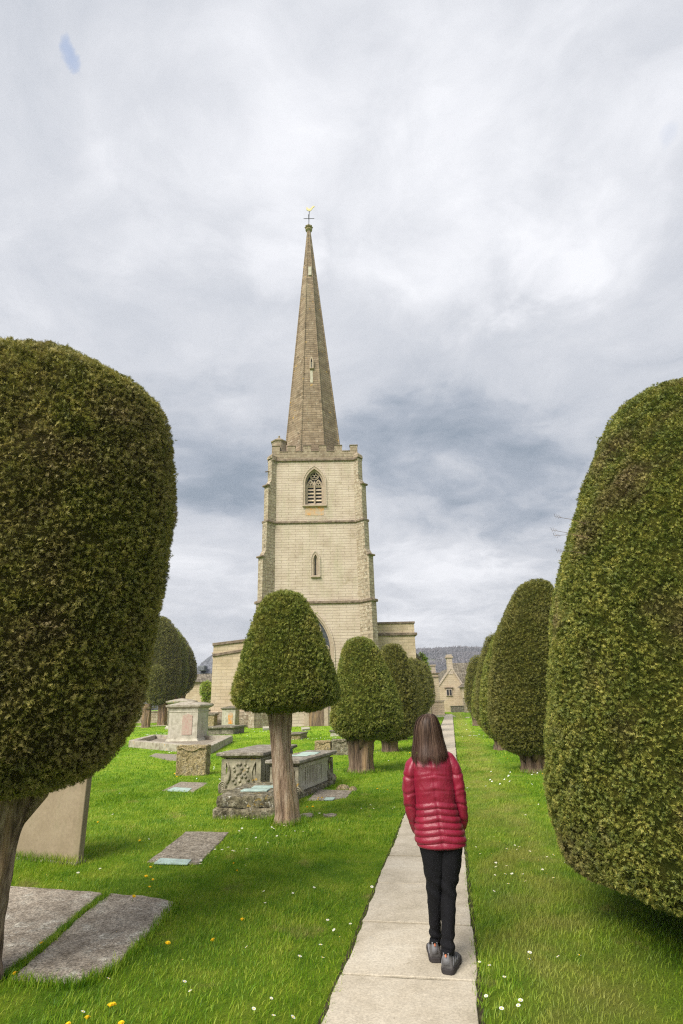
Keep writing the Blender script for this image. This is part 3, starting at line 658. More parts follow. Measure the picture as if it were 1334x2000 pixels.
# ------------------------------------------------------------------ flat ledger stones
def quad_edge(poly, n=7, j=.014):
    out = []; L = len(poly)
    for i in range(L):
        a = Vector(poly[i]); b = Vector(poly[(i+1) % L])
        for k in range(n): out.append(tuple(a.lerp(b, k/n)+Vector((random.uniform(-j, j), random.uniform(-j, j)))))
    return out
def ledger(label, px, mat='ledger', h=.014, plaque=None, j=.014, group='flat grave slabs sunk in the lawn'):
    P = [G(*p) for p in px]; c = np.mean(np.array(P), axis=0); excl(P, .0)
    if sum(P[i][0]*P[(i+1) % len(P)][1]-P[(i+1) % len(P)][0]*P[i][1] for i in range(len(P))) < 0: P = P[::-1]
    root = thing('ledger_stone', label, 'grave slab', (c[0], c[1], 0), 0, group)
    Q = [(p[0]-c[0], p[1]-c[1]) for p in P]
    MB().prism(quad_edge(Q, j=j), -.04, h).build('slab', M[mat], root, bevel=.008)
    if plaque:
        for pl in (plaque if isinstance(plaque[0][0], (tuple, list)) else [plaque]):
            q = [G(*p, h) for p in pl]
            if sum(q[i][0]*q[(i+1) % 4][1]-q[(i+1) % 4][0]*q[i][1] for i in range(4)) < 0: q = q[::-1]
            MB().prism([(p[0]-c[0], p[1]-c[1]) for p in q], h-.005, h+.008).build('plaque', M['plaque'], root, bevel=.002)
    return root
ledger('lichen spotted grave slab, right one of the big pair at the bottom left', [(216, 1748), (280, 1752), (345, 1764), (310, 1806), (262, 1850), (222, 1893), (150, 1924), (22, 1915), (60, 1880), (108, 1840), (158, 1789)], 'ledger')
ledger('grey grave slab, left one of the big pair, running out of the left edge', [(11, 1732), (201, 1746), (162, 1779), (110, 1824), (54, 1872), (0, 1915), (-150, 1925), (-110, 1730)], 'ledger')
ledger('grey brown grave slab with a pale green plaque along its near end', [(363, 1626), (448, 1627), (387, 1690), (288, 1685)], 'ledger_b', plaque=[(313, 1677), (374, 1680), (366, 1689), (300, 1687)])
ledger('small grave slab with a green plaque in front of the square yellowish stone', [(353, 1528), (407, 1530), (378, 1548), (317, 1545)], 'ledger_b', plaque=[(340, 1538), (375, 1540), (366, 1547), (324, 1545)])
ledger('thin bare grave slab just left of the square yellowish stone', [(292, 1477), (303, 1472), (346, 1474), (350, 1487), (325, 1485)], 'ledger_b')
ledger('grave slab on the right of the scrolled tombs with two rocks behind it', [(600, 1564), (622, 1543), (688, 1545), (676, 1559), (640, 1564)], 'ledger_b', plaque=[(636, 1558), (655, 1558), (650, 1563), (632, 1563)])
ledger('half buried flat stone at the right foot of the pinkish yew trunk', [(587, 1591), (609, 1589), (611, 1597), (588, 1599)], 'ledger_b', j=.03)
ledger('scrap of flat stone nearly overgrown by grass right of the pinkish yew trunk', [(632, 1592), (654, 1591), (656, 1596), (636, 1597)], 'ledger_b', h=.02, j=.03)
ledger('small far slab left of the pinkish trunk on the distant lawn', [(513, 1423), (527, 1422), (528, 1426), (514, 1427)], 'tomb_pale', h=.15)
ledger('small far slab right of the pinkish trunk on the distant lawn', [(588, 1424), (604, 1423), (606, 1426), (590, 1428)], 'tomb_pale', h=.12)
def rock(px, py, w, d, h, label):
    x, y = G(px, py); excl([(x-w/2, y-d/2), (x+w/2, y-d/2), (x+w/2, y+d/2), (x-w/2, y+d/2)])
    rg = []
    for k in range(7):
        a = k/6*PI/2
        rg.append([((w/2)*math.cos(a)*math.cos(2*PI*i/14)*(1+.15*math.sin(i*2.2))+.001*k, (d/2)*math.cos(a)*math.sin(2*PI*i/14), h*math.sin(a)-.02) for i in range(14)])
    o = MB().loft(rg).build('rock', M['tomb_yellow'], None, True, rough=(.06, .02, 6)); o.location = (x, y, 0); tag(o, label, 'rock')
rock(669, 1541, .32, .3, .11, 'larger rounded rock at the back of the slab beside the scrolled tombs')
rock(688, 1544, .18, .2, .10, 'smaller pale rock at the right corner of the slab beside the scrolled tombs')

# ------------------------------------------------------------------ headstone
hx0, hy0 = G(24, 1676); hx1, hy1 = G(157, 1687)
hw = math.hypot(hx1-hx0, hy1-hy0); hr = math.atan2(hy1-hy0, hx1-hx0)
hs = thing('headstone', 'broad smooth brown headstone standing behind the trunk of the huge left yew', 'headstone', ((hx0+hx1)/2, (hy0+hy1)/2, 0), hr)
pts = [(-hw/2, -.1), (hw/2, -.1), (hw/2, 1.25)]
for k in range(1, 12):
    a = k/12*PI; pts.append((hw/2*math.cos(a), 1.25+.16*math.sin(a)+(.05 if 3 < k < 9 else 0)))
pts.append((-hw/2, 1.25))
MB().slab_xz(pts, -.045, .045).build('stone', M['head'], hs, bevel=.006)
MB().box((0, 0, .0), (hw+.04, .16, .06)).build('foot_stone', M['tomb_block'], hs, bevel=.01, rough=(.06, .012, 9))
excl([(hx0, hy0-.04), (hx1, hy1-.04), (hx1, hy1+.12), (hx0, hy0+.12)])

# ------------------------------------------------------------------ scrolled chest tombs
def arc(cx, cz, r, a0, a1, n): return [(cx+r*math.cos(a0+(a1-a0)*i/n), cz+r*math.sin(a0+(a1-a0)*i/n)) for i in range(n+1)]
def volute(mb, cx, cz, r, y0, y1):
    """a spiral roll: stepped turns standing proud of each other"""
    pts = []; n = 44
    for i in range(n+1):
        a = i/n*2*PI*2.4; rr = r*(1-i/n*.86); pts.append((cx+rr*math.cos(a), (y0), cz+rr*math.sin(a)))
    mb.tube([(p[0], p[1], p[2]) for p in pts], [r*.13]*len(pts), 6)
    mb.slab_xz(arc(cx, cz, r*1.02, 0, 2*PI*15/16, 15), y0+.005, y1)
def scroll_tomb(label, nl, nr, L, H, rz, seed, side_mat='tomb_pale', plaque=False):
    """nl, nr: near corners on the ground"""
    w = math.hypot(nr[0]-nl[0], nr[1]-nl[1]); c = ((nl[0]+nr[0])/2, (nl[1]+nr[1])/2)
    ox, oy = c[0]-math.sin(rz)*L/2, c[1]+math.cos(rz)*L/2
    root = thing('scroll_tomb', label, 'chest tomb', (ox, oy, 0), rz, 'scrolled chest tombs')
    excl([(ox+math.cos(rz)*a-math.sin(rz)*b, oy+math.sin(rz)*a+math.cos(rz)*b) for a, b in ((-w/2-.03, -L/2-.04), (w/2+.03, -L/2-.04), (w/2+.03, L/2+.04), (-w/2-.03, L/2+.04))])
    hb = H-.13
    MB().box((0, 0, .03), (w+.04, L+.05, .12)).build('plinth', M['tomb_block'], root, bevel=.015, rough=(.09, .015, 6))
    b = MB(); b.box((0, 0, .05+hb/2), (w*.70, L-.34, hb-.02))
    for s in (-1, 1):
        b.box((s*w*.36, -L*.22, .07+hb/2), (.03, .05, hb-.1)); b.box((s*w*.36, L*.22, .07+hb/2), (.03, .05, hb-.1)); b.box((s*w*.36, 0, .14), (.035, L-.5, .08)); b.box((s*w*.36, 0, hb-.02), (.035, L-.4, .07))
        for k in range(9):                                        # fluting carved down the side panel
            b.tube([(s*w*.352, -L*.16+k*L*.04, hb-.07), (s*w*.356, -L*.16+k*L*.04, hb*.6), (s*w*.352, -L*.16+k*L*.04, .18)], .016, 6)
    b.build('side_panel', M[side_mat], root, bevel=.005, rough=(.09, .006, 7))
    for s in (-1, 1):                                             # bell shaped end panels with a carved face
        y0 = s*(L/2-.02); y1 = s*(L/2-.20)
        half = [(.44, .09), (.50, .10), (.545, .17), (.53, .27), (.47, .36), (.40, .44), (.355, .54), (.335, .68), (.335, .84), (.37, .93), (.39, 1.0)]
        P = [(w*x, hb*z) for x, z in half]; poly = [(-x, z) for x, z in P]+[(x, z) for x, z in P[::-1]]
        mb = MB(); mb.slab_xz(poly[::-1], min(y0, y1), max(y0, y1))
        mb.build('end_panel', M['tomb_carved'], root, bevel=.008, rough=(.06, .005, 9))
        mc = MB()
        for q in (-1, 1):
            volute(mc, q*w*.43, hb*.205, .098, y0+s*.012 if s > 0 else y0-.012, y0)
            mc.tube([(q*w*.33, y0+s*.01, hb*.30), (q*w*.27, y0+s*.012, hb*.45), (q*w*.26, y0+s*.012, hb*.62), (q*w*.30, y0+s*.01, hb*.80), (q*w*.34, y0+s*.008, hb*.92)], [.03, .026, .02, .022, .018], 6)
            for k in range(7):                                    # leafy knots up the panel
                z = hb*(.30+.09*k); x = q*w*(.13+.05*math.sin(k*1.7))
                mc.lathe([(.001, -.03), (.03, -.015), (.034, .01), (.02, .03), (.001, .036)], 8, (x, y0+s*.002, z), k)
        for k in range(6): mc.lathe([(.001, -.04), (.032, -.02), (.038, .01), (.02, .035), (.001, .04)], 8, (w*.02*(-1)**k, y0+s*.004, hb*(.25+.12*k)), k*.7)
        mc.build('carving', M['tomb_carved'], root, True)
        # corner consoles on the long sides
        for q in (-1, 1):
            mk = MB(); x0_ = q*w*.36
            pr = [(0, 1.0), (.16, .98), (.15, .86), (.05, .72), (.02, .55), (.06, .40), (.18, .30), (.26, .20), (.22, .10), (.08, .08), (0, .08)]
            rg = [[(x0_, y0-s*yy*L*.30, hb*zz) for yy, zz in pr], [(x0_+q*w*.115, y0-s*yy*L*.30, hb*zz) for yy, zz in pr]]
            mk.loft(rg)
            cxx, czz = y0-s*.26*L*.22, hb*.19
            for rr, ox_ in ((.10, .122), (.072, .134), (.044, .146), (.02, .155)):
                mk.loft([[(x0_+q*w*o_, cxx+rr*math.cos(2*PI*i/16), czz+rr*math.sin(2*PI*i/16)) for i in range(16)] for o_ in (.02, ox_)])
            mk.build('console', M['tomb_carved'], root, bevel=.004)
    lw, ll = w*1.06, L+.14; lid = MB(); rg = []
    for k, (ins, z) in enumerate([(.13, hb), (.10, hb+.02), (.075, hb+.03), (.05, hb+.05), (.0, hb+.065), (-.01, hb+.075), (-.01, H-.01), (.008, H), (.03, H+.004)]):
        x, y = lw/2+.02-ins, ll/2-ins; rg.append([(-x, -y, z), (x, -y, z), (x, y, z), (-x, y, z)])
    lid.loft(rg).build('lid', M['tomb_top'], root, bevel=.004, rough=(.07, .007, 8))
    if plaque:
        for yy, dx in ((-.25, .02), (.1, .06), (.42, 0)): MB().box((dx, yy, H+.01), (w*.62, .24, .012), .04).build('plaque', M['plaque'], root, bevel=.002)
    return root
H1 = W(430, 1466, 13.1)[1]
scroll_tomb('carved chest tomb with scrolled feet and a moulded dark lid left of the pinkish trunk', G(433, 1549), G(505, 1553), 2.2, .80, -R(13), 3)
scroll_tomb('carved chest tomb with scrolled feet and green plaques on its lid behind the pinkish trunk', G(521, 1562), G(586, 1559), 2.2, .70, -R(17), 4, plaque=True)

# the low mossy block in front
bl, br = G(416, 1601), G(538, 1598); bw = math.hypot(br[0]-bl[0], br[1]-bl[1]); brz = -R(8)
bx_, by_ = (bl[0]+br[0])/2+math.sin(-brz)*.85, (bl[1]+br[1])/2+math.cos(brz)*.85
lb = thing('low_tomb', 'low mossy tomb with white lichen and two green plaques at the pinkish trunk', 'low tomb', (bx_, by_, 0), brz)
MB().box((0, 0, .05), (bw+.05, 1.75, .22)).build('base_course', M['tomb_block'], lb, bevel=.03, rough=(.06, .028, 6))
MB().box((0, 0, .245), (bw-.03, 1.68, .18)).build('top_block', M['tomb_block'], lb, bevel=.035, rough=(.05, .022, 6), seg=2)
for yy, sx in ((-.36, -.10), (.02, -.02)): MB().box((sx+.10, yy+.10, .345), (bw*.46, .24, .02), R(2)).build('plaque', M['plaque'], lb, bevel=.003)
excl([(bx_-bw/2, by_-.87), (bx_+bw/2, by_-.87), (bx_+bw/2+.2, by_+.87), (bx_-bw/2+.2, by_+.87)])

def stump(label, xl, xr, yb, yt, mat, D=.4, rz=-.15, name='square_stone', cat='square stone', carved=True, cap=None, group=None):
    """an upright stone whose front spans xl..xr at the ground row yb, top row yt"""
    a, b = G(xl, yb), G(xr, yb); w = math.hypot(b[0]-a[0], b[1]-a[1])*.99; Y = (a[1]+b[1])/2; H = W((xl+xr)/2, yt, Y)[1]
    x, y = (a[0]+b[0])/2, Y+D/2
    root = thing(name, label, cat, (x, y, 0), rz, group); excl([(x-w/2, y-D/2), (x+w/2, y-D/2), (x+w/2, y+D/2), (x-w/2, y+D/2)])
    MB().box((0, 0, H/2-.05), (w, D, H+.1)).build('block', M[mat], root, bevel=.02, rough=(max(.05, H/14), .02, 7))
    if carved:
        mb = MB()
        for s in (-1, 1):
            mb.tube([(s*w*.44, -D/2-.004, H*.88), (s*w*.30, -D/2-.012, H*.93), (s*w*.14, -D/2-.012, H*.84), (0, -D/2-.006, H*.80)], H*.03, 6)
        mb.build('carving', M[mat], root, True)
    if cap: MB().box((0, 0, H+.01), (w*1.12, D*1.12, H*cap)).build('cap', M['tomb_dark'], root, bevel=.02, rough=(.08, .012, 7))
    return root, H, w
stump('square yellow lichened stone standing in front of the kerbed enclosure', 344, 402, 1515, 1456, 'tomb_yellow', .35)
stump('square orange tinged stone left of its grey twin behind the scrolled tombs', 616, 647, 1475, 1447, 'tomb_yellow', .35, group='pair of square stones')
stump('square grey speckled stone right of its orange twin behind the scrolled tombs', 650, 684, 1475, 1444, 'tomb_block', .35, group='pair of square stones')
stump('low dark chest tomb on the lawn right of the kerbed enclosure', 414, 457, 1435, 1421, 'tomb_dark', 2.2, -.15, 'low_tomb', 'low tomb', False, .28)
stump('small low tomb with a pale slab top just right of the pinkish trunk', 567, 590, 1445, 1434, 'tomb_yellow', 1.6, -.15, 'low_tomb', 'low tomb', False, .25)
stump('pale stepped slab tomb half hidden behind the rounded yew left of the path', 650, 676, 1438, 1428, 'tomb_pale', 1.4, -.15, 'low_tomb', 'low tomb', False, .3)
stump('squat brown box tomb between the pedestal tomb and the church corner', 393, 415, 1423, 1396, 'tomb_yellow', .9, -.1, 'box_tomb', 'box tomb', False, .15)
stump('weathered upright stone block leaning on the church plinth left of the pinkish trunk', 471, 488, 1419, 1392, 'tomb_dark', .6, .1, 'upright_stone', 'upright stone', False)
stump('distant headstone, left of two in front of the gabled cottage', 868.5, 879.5, 1387.5, 1378, 'tomb_block', .3, 0, 'headstone', 'headstone', False)
stump('distant wide box tomb on a plinth in front of the gabled cottage', 887, 903, 1391, 1379, 'tomb_dark', 1.2, 0, 'box_tomb', 'box tomb', False, .1)
stump('small white stone lying on the grass below the farthest right yew', 911, 917, 1402.5, 1400.5, 'tomb_pale', .5, 0, 'white_stone', 'white stone', False)
stump('small low stone at the foot of the right row behind the tall dome shaped yew', 969, 983, 1465, 1456, 'tomb_block', .4, 0, 'low_stone', 'low stone', False)

# pedestal tombs
def pedestal(label, xl, xr, yb, yt, mat, panel=None, sides=4, name='pedestal_tomb', rz=-.12, face=False, pyramid=.06):
    a, b = G(xl, yb), G(xr, yb); w = math.hypot(b[0]-a[0], b[1]-a[1]); Y = (a[1]+b[1])/2; H = W((xl+xr)/2, yt, Y)[1]
    x, y = (a[0]+b[0])/2, Y+w/2
    root = thing(name, label, 'pedestal tomb', (x, y, 0), rz); r = w/2*math.sqrt(2); r0_ = PI/4
    excl([(x-w/2, y-w/2), (x+w/2, y-w/2), (x+w/2, y+w/2), (x-w/2, y+w/2)])
    MB().lathe([(r*1.05, -.05), (r*1.05, H*.06), (r*1.0, H*.075), (r*.97, H*.11)], 4, rot=r0_).build('base', M['tomb_pale'], root, bevel=.01, rough=(.12, .012, 6))
    MB().lathe([(r*.93, H*.10), (r*.93, H*.745), (r*.96, H*.75), (r*.96, H*.765), (r*.92, H*.77), (r*.93, H*.84)], 4, rot=r0_).build('shaft', M[mat], root, bevel=.008, rough=(.12, .006, 6))
    MB().lathe([(r*.95, H*.84), (r*1.02, H*.86), (r*1.10, H*.88), (r*1.12, H*.925), (r*.98, H*.94), (r*.5, H*(.96+pyramid*.5)), (r*.1, H*(1+pyramid*.3))], 4, rot=r0_).build('cornice', M['tomb_dark' if face else 'kerb'], root, bevel=.006, rough=(.12, .012, 6))
    if panel:
        MB().slab_xz([(-w*.02, H*.2), (w*.30, H*.2), (w*.30, H*.66), (w*.14, H*.71), (-w*.02, H*.66)], -w*.47-.02, -w*.44).build('panel', M[panel], root, bevel=.006)
    for s in (-1, 1): MB().box((s*w*.40, -w*.46, H*.42), (w*.06, .03, H*.6)).build('pilaster', M[mat], root, bevel=.005)
    return root, H, w
pedestal('tall pale pedestal tomb with a pinkish panel and domed cap inside the kerbed enclosure', 331, 385, 1452, 1371, 'tomb_pale', 'pink')
pedestal('small carved pedestal tomb with a dark cap in front of the church corner', 436, 458, 1423, 1379, 'tomb_pale', 'orange', face=True, pyramid=.02)
pedestal('grey pedestal tomb peeping out behind the tall pale one', 331, 362, 1424, 1365, 'tomb_dark')
# bowl-topped tomb
bxl, byl = G(394, 1428); H = W(394, 1371, byl)[1]
bt = thing('urn_tomb', 'grey tomb topped by a wide dished stone just right of the tall pale pedestal', 'urn tomb', (bxl, byl, 0))
MB().lathe([(.62, -.1), (.62, .2), (.5, .3), (.46, H*.7), (.5, H*.78)], 4, rot=PI/4).build('shaft', M['tomb_pale'], bt, bevel=.02)
MB().lathe([(.45, H*.78), (.78, H*.86), (.82, H*.90), (.7, H*.94), (.4, H*.97), (.1, H)], 20).build('bowl', M['tomb_dark'], bt, True)

# kerbed enclosure
kp = [G(258, 1459), G(403, 1473), G(448, 1449), G(300, 1446)]
kc = np.mean(np.array(kp), axis=0)
kt = thing('kerb_enclosure', 'low pale stone kerb laid in a square round the tall pedestal tomb', 'grave kerb', (kc[0], kc[1], 0))
for i in range(4):
    a = Vector(kp[i])-Vector(kc); b = Vector(kp[(i+1) % 4])-Vector(kc); d = b-a; L = d.length; nseg = 4
    for k in range(nseg):
        p = a.lerp(b, (k+.5)/nseg); MB().box((p.x, p.y, .13), (L/nseg-.012, .34, .34), math.atan2(d.y, d.x)).build('kerb_stone', M['kerb'], kt, bevel=.02, rough=(.12, .018, 5))
inner = MB().prism([tuple((Vector(p)-Vector(kc))*.93) for p in kp], -.02, .10).build('paving', M['ledger_b'], kt)
excl(kp, .03)

# ------------------------------------------------------------------ church
CX, CY, CR = -2.5, 53.25, R(1.5)
church = thing('church', 'pale stone church with a battlemented west tower and tall brown spire', 'church', (CX, CY, 0), CR)
def cl(px, py, ly):
    """(x, z) in the church's own frame for a pixel, on its plane y = ly"""
    lx = 0.0
    for _ in range(3):
        Y = CY+lx*math.sin(CR)+ly*math.cos(CR); X, z = W(px, py, Y); lx = (X-CX+ly*math.sin(CR))/math.cos(CR)
    return lx, z
def boolean(o, cutters):
    for c in cutters:
        md = o.modifiers.new('cut', 'BOOLEAN'); md.object = c; md.operation = 'DIFFERENCE'; md.solver = 'EXACT'
    bpy.context.view_layer.update(); dg = bpy.context.evaluated_depsgraph_get(); me = bpy.data.meshes.new_from_object(o.evaluated_get(dg))
    o.modifiers.clear(); o.data = me
    for c in cutters: bpy.data.objects.remove(c)
def arch(xc, z0, w, zs, za, n=10):
    """pointed arch outline, counter-clockwise from bottom left when seen from the front"""
    h = w/2; rise = za-zs; Rr = (h*h+rise*rise)/(2*h); P = [(xc-h, z0), (xc+h, z0)]
    amax = math.atan2(rise, Rr-h)
    for i in range(n+1):
        a = amax*i/n; P.append((xc-(Rr-h)+Rr*math.cos(a), zs+Rr*math.sin(a)))
    for i in range(1, n+1):
        a = amax*(1-i/n); P.append((xc+(Rr-h)-Rr*math.cos(a), zs+Rr*math.sin(a)))
    return P
def ring(mb, A, B, y0, y1):
    n = len(A)
    vs = [(x, y, z) for y in (y0, y1) for P in (A, B) for x, z in P]; f = []
    for i in range(n):
        j = (i+1) % n
        f += [(i, j, n+j, n+i), (2*n+i, 3*n+i, 3*n+j, 2*n+j), (i, 2*n+i, 2*n+j, j), (n+i, n+j, 3*n+j, 3*n+i)]
    return mb.add(vs, f)
HT, HM, HB = 4.05, 4.12, 4.20
zC1 = cl(612, 899, -HT)[1]; zC2 = cl(615, 1020, -HM)[1]; zC3 = cl(617, 1177, -HB)[1]; zTop = cl(612, 882, -HT)[1]; zMer = cl(612, 870.5, -HT)[1]
def sq(h, z): return [(-h, -h, z), (h, -h, z), (h, h, z), (-h, h, z)]
tw = MB().loft([sq(HB+.28, -.3), sq(HB+.28, 1.25), sq(HB+.0, 1.5), sq(HB, zC3), sq(HM, zC3+.05), sq(HM, zC2), sq(HT, zC2+.05), sq(HT, zTop-.45)]).build('tower_wall', M['ashlar'], church)
# belfry window, lancet, west window: openings
bxa, bz0 = cl(596.0, 986, -HT); bxb, _ = cl(633.0, 986, -HT); bza = cl(614.6, 916, -HT)[1]; bxc = (bxa+bxb)/2; bw_ = bxb-bxa
lxa, lz0 = cl(612.3, 1124, -HM); lxb, _ = cl(620.7, 1124, -HM); lza = cl(616.2, 1083, -HM)[1]; lxc = (lxa+lxb)/2; lw_ = lxb-lxa
wxb, _ = cl(648, 1262, -HB); wza = cl(617.3, 1203, -HB)[1]; wxc = cl(617.5, 1230, -HB)[0]; ww_ = 2*(wxb-wxc)
bzs = bz0+(bza-bz0)*.58; lzs = lz0+(lza-lz0)*.72; wz0 = 3.4; wzs = cl(640, 1262, -HB)[1]-.4
def cutter(P): return MB().slab_xz(P, -5.2, -HT+.75).build('cutter', None, church)
boolean(tw, [x for x in (cutter(arch(bxc, bz0, bw_, bzs, bza)), cutter(arch(lxc, lz0, lw_, lzs, lza)), cutter(arch(wxc, wz0, ww_, wzs, wza)))] )
def window(name, xc, z0, w, zs, za, face, lights, kind):
    o = MB(); ring(o, arch(xc, z0-.10, w+.34, zs, za+.24), arch(xc, z0, w-.02, zs, za), face-.05, face+.16)
    ring(o, arch(xc, z0, w-.02, zs, za), arch(xc, z0+.05, w-.28, zs, za-.16), face+.20, face+.34)
    fr = o.build(name, M['trim'], church)
    hm = MB(); ring(hm, arch(xc, z0-.16, w+.50, zs, za+.38), arch(xc, z0-.16, w+.35, zs, za+.25), face-.09, face+.02); hm.build('hood_mould', M['ashlar'], fr)
    MB().box((xc, face-.06, z0-.14), (w+.5, .3, .16)).build('sill', M['trim'], fr, bevel=.03)
    y = face+.34
    tr = MB()
    if lights == 2:
        lw = (w-.28)/2
        tr.box((xc, y, (z0+zs)/2+.1), (.13, .16, zs-z0+.5))
        for s in (-1, 1):
            c_ = xc+s*lw/2; ring(tr, arch(c_, z0+.05, lw, zs-.25, zs+.55), arch(c_, z0+.1, lw-.16, zs-.25, zs+.42), y-.06, y+.06)
            for k in range(3):                                   # cusped heads
                a = PI/2+k*2*PI/3; tr.tube([(c_+.13*math.cos(a)+.11*math.cos(q*PI/4), y-.02, zs+.08+.13*math.sin(a)+.11*math.sin(q*PI/4)) for q in range(9)], .035, 5)
        zc_ = za-(za-zs)*.38
        for k in range(3):
            a = PI/2+k*2*PI/3; tr.tube([(xc+.17*math.cos(a)+.15*math.cos(q*PI/5), y-.02, zc_+.17*math.sin(a)+.15*math.sin(q*PI/5)) for q in range(11)], .045, 5)
        tr.tube([(xc+.42*math.cos(q*PI/8), y-.02, zc_+.42*math.sin(q*PI/8)) for q in range(17)], .045, 5)
    else:
        ring(tr, arch(xc, z0+.05, w-.16, zs-.1, za-.1), arch(xc, z0+.08, w-.3, zs-.1, za-.28), y-.06, y+.06)
    tr.build('tracery', M['trim'], fr)
    if kind == 'louvre':
        MB().slab_xz(arch(xc, z0, w-.04, zs, za), face+.70, face+.74).build('painted_shade_panel', M['dark'], fr)  # near-black sheet paints the shade behind the louvres
        n = 7
        for i in range(n):
            z = z0+.2+(zs+.1-z0-.1)*i/(n-1)
            for s in (-1, 1):
                c_ = xc+s*(w-.28)/4
                MB().box((c_, y+.06, z), ((w-.28)/2-.12, .05, .17), 0, 1, R(-20)).build('louvre', M['ashlar_warm' if i % 2 else 'trim'], fr)
    else:
        MB().slab_xz(arch(xc, z0, w-.04, zs, za), y+.05, y+.08).build('pane', M['glass'], fr)
        gr = MB()
        if kind == 'west':
            for s in (-1, 1): gr.box((xc+s*w*.17, y+.02, (z0+zs)/2), (.12, .14, zs-z0+.3))
            for s in (-1, 0, 1):
                for z_ in (zs+.2,): gr.tube([(xc+s*w*.3+.3*math.cos(q*PI/6), y, z_+.3*math.sin(q*PI/6)) for q in range(13)], .05, 5)
            gr.build('mullion', M['trim'], fr)
    return fr
window('belfry_window', bxc, bz0, bw_, bzs, bza, -HT, 2, 'louvre')
window('lancet_window', lxc, lz0, lw_, lzs, lza, -HM, 1, 'glass')
window('west_window', wxc, wz0, ww_, wzs, wza, -HB, 2, 'west')
# lichen-stained ashlar below the belfry sill
MB().box((bxc, -HT-.003, bz0-.62), (bw_*.98, .03, .85)).build('stained_panel', M['orange'], church)
# string courses (square ring plus the returns round the buttresses)
BUT = [(1.22, .68, 0.0, 1.3), (1.00, .66, 1.3, cl(617, 1177, -HB)[1])]
def but_prof(sx, sy):
    """diagonal buttress at one corner: stages with sloped weatherings"""
    zs1 = cl(515, 1092, -HM)[1]; zs1b = cl(515, 1078, -HM)[1]; zs2 = cl(517, 953, -HT)[1]; zs2b = cl(517, 941, -HT)[1]
    st_ = [(-.3, 1.55, .76), (1.25, 1.55, .76), (1.5, 1.15, .66), (zC3, 1.12, .66), (zC3+.04, 1.0, .64), (zs1, 1.0, .64), (zs1b, .64, .62), (zC2, .62, .62), (zC2+.04, .50, .60), (zs2, .50, .60), (zs2b, .14, .58), (zC1, .14, .58)]
    d = Vector((sx, sy)).normalized(); p = Vector((-d.y, d.x)); c0 = Vector((sx*(HT-.55), sy*(HT-.55))); rings = []
    base = (Vector((sx*HB, sy*HB))-c0).length
    for z, L, w in st_:
        e = c0+d*(base-(.0 if z < zC3 else .06)+L); rings.append([(c0.x-p.x*w/2, c0.y-p.y*w/2, z), (e.x-p.x*w/2, e.y-p.y*w/2, z), (e.x+p.x*w/2, e.y+p.y*w/2, z), (c0.x+p.x*w/2, c0.y+p.y*w/2, z)])
    MB().loft(rings).build('buttress', M['ashlar_rough'], church)
    for z, L, w, pr in ((zs1, 1.0, .64, .09), (zs2, .50, .60, .09)):      # drip edges at the set-offs
        e = c0+d*(base+L-.02); MB().box((e.x, e.y, z+.02), (.34, w+.2, .16), math.atan2(d.y, d.x)).build('weathering', M['course'], church, bevel=.04)
for sx in (-1, 1):
    for sy in (-1, 1): but_prof(sx, sy)
def course(z, h, out, t_, L, w):
    mb = MB(); a = h+out
    for k, (o1, dz) in enumerate([(0, 0)]):
        for s in (-1, 1):
            mb.box((0, s*(h+out/2-.02), z), (2*h+out, out+.04, t_)); mb.box((s*(h+out/2-.02), 0, z+.003), (out+.04, 2*h-.1, t_*.96))
        for sx in (-1, 1):
            for sy in (-1, 1):
                d = Vector((sx, sy)).normalized(); c_ = Vector((sx*h, sy*h))+d*(L/2-.1)
                mb.box((c_.x, c_.y, z-.004), (L+.25+out, w+2*out, t_*.98), math.atan2(d.y, d.x))
    mb.build('string_course', M['course'], church, bevel=.05)
course(zC1, HT, .16, .26, .16, .58); course(zC2, HM, .14, .24, .62, .60); course(zC3, HB, .15, .26, 1.10, .64)
# parapet with merlons
pw = MB(); ph_ = HT+.02
for s in (-1, 1):
    pw.box((0, s*(ph_-.2), (zC1+zTop)/2), (2*ph_, .4, zTop-zC1)); pw.box((s*(ph_-.2), 0, (zC1+zTop)/2-.002), (.4, 2*ph_-.8, zTop-zC1-.006))
pw.build('parapet', M['parapet'], church)
per = (2*ph_-.70)/5
for i in range(6):
    for s in (-1, 1):
        x = -ph_+.35+per*i
        MB().box((x, s*(ph_-.2), (zTop+zMer)/2-.03), (.72, .396, zMer-zTop)).build('merlon', M['parapet'], church)
        MB().box((x, s*(ph_-.2), zMer), (.80, .5, .09)).build('coping', M['course'], church, bevel=.02)
        if 0 < i < 5:
            MB().box((s*(ph_-.2), x, (zTop+zMer)/2-.03), (.396, .72, zMer-zTop)).build('merlon', M['parapet'], church)
            MB().box((s*(ph_-.2), x, zMer), (.5, .80, .09)).build('coping', M['course'], church, bevel=.02)
mb = MB()
for i in range(5):
    for s in (-1, 1): mb.box((-ph_+.35+per*(i+.5), s*(ph_-.2), zTop+.02), (per-.74, .5, .08)); mb.box((s*(ph_-.2), -ph_+.35+per*(i+.5), zTop+.022), (.5, per-.74, .08))
mb.build('crenel_coping', M['course'], church, bevel=.02)
for sx in (-1, 1):                                                  # gablets over the buttress heads
    for sy in (-1, 1):
        d = Vector((sx, sy)).normalized(); c_ = Vector((sx*HT, sy*HT))+d*.06
        MB().loft([[(c_.x+x*math.cos(a)-y*math.sin(a), c_.y+x*math.sin(a)+y*math.cos(a), z) for x, y in ((-.3, -h_), (.32-dx, -h_), (.32-dx, h_), (-.3, h_))] for a in (math.atan2(d.y, d.x),) for (h_, dx, z) in ((.36, 0, zC1+.1), (.33, .05, zC1+.4), (.05, .45, zC1+.85))]).build('gablet', M['parapet'], church)
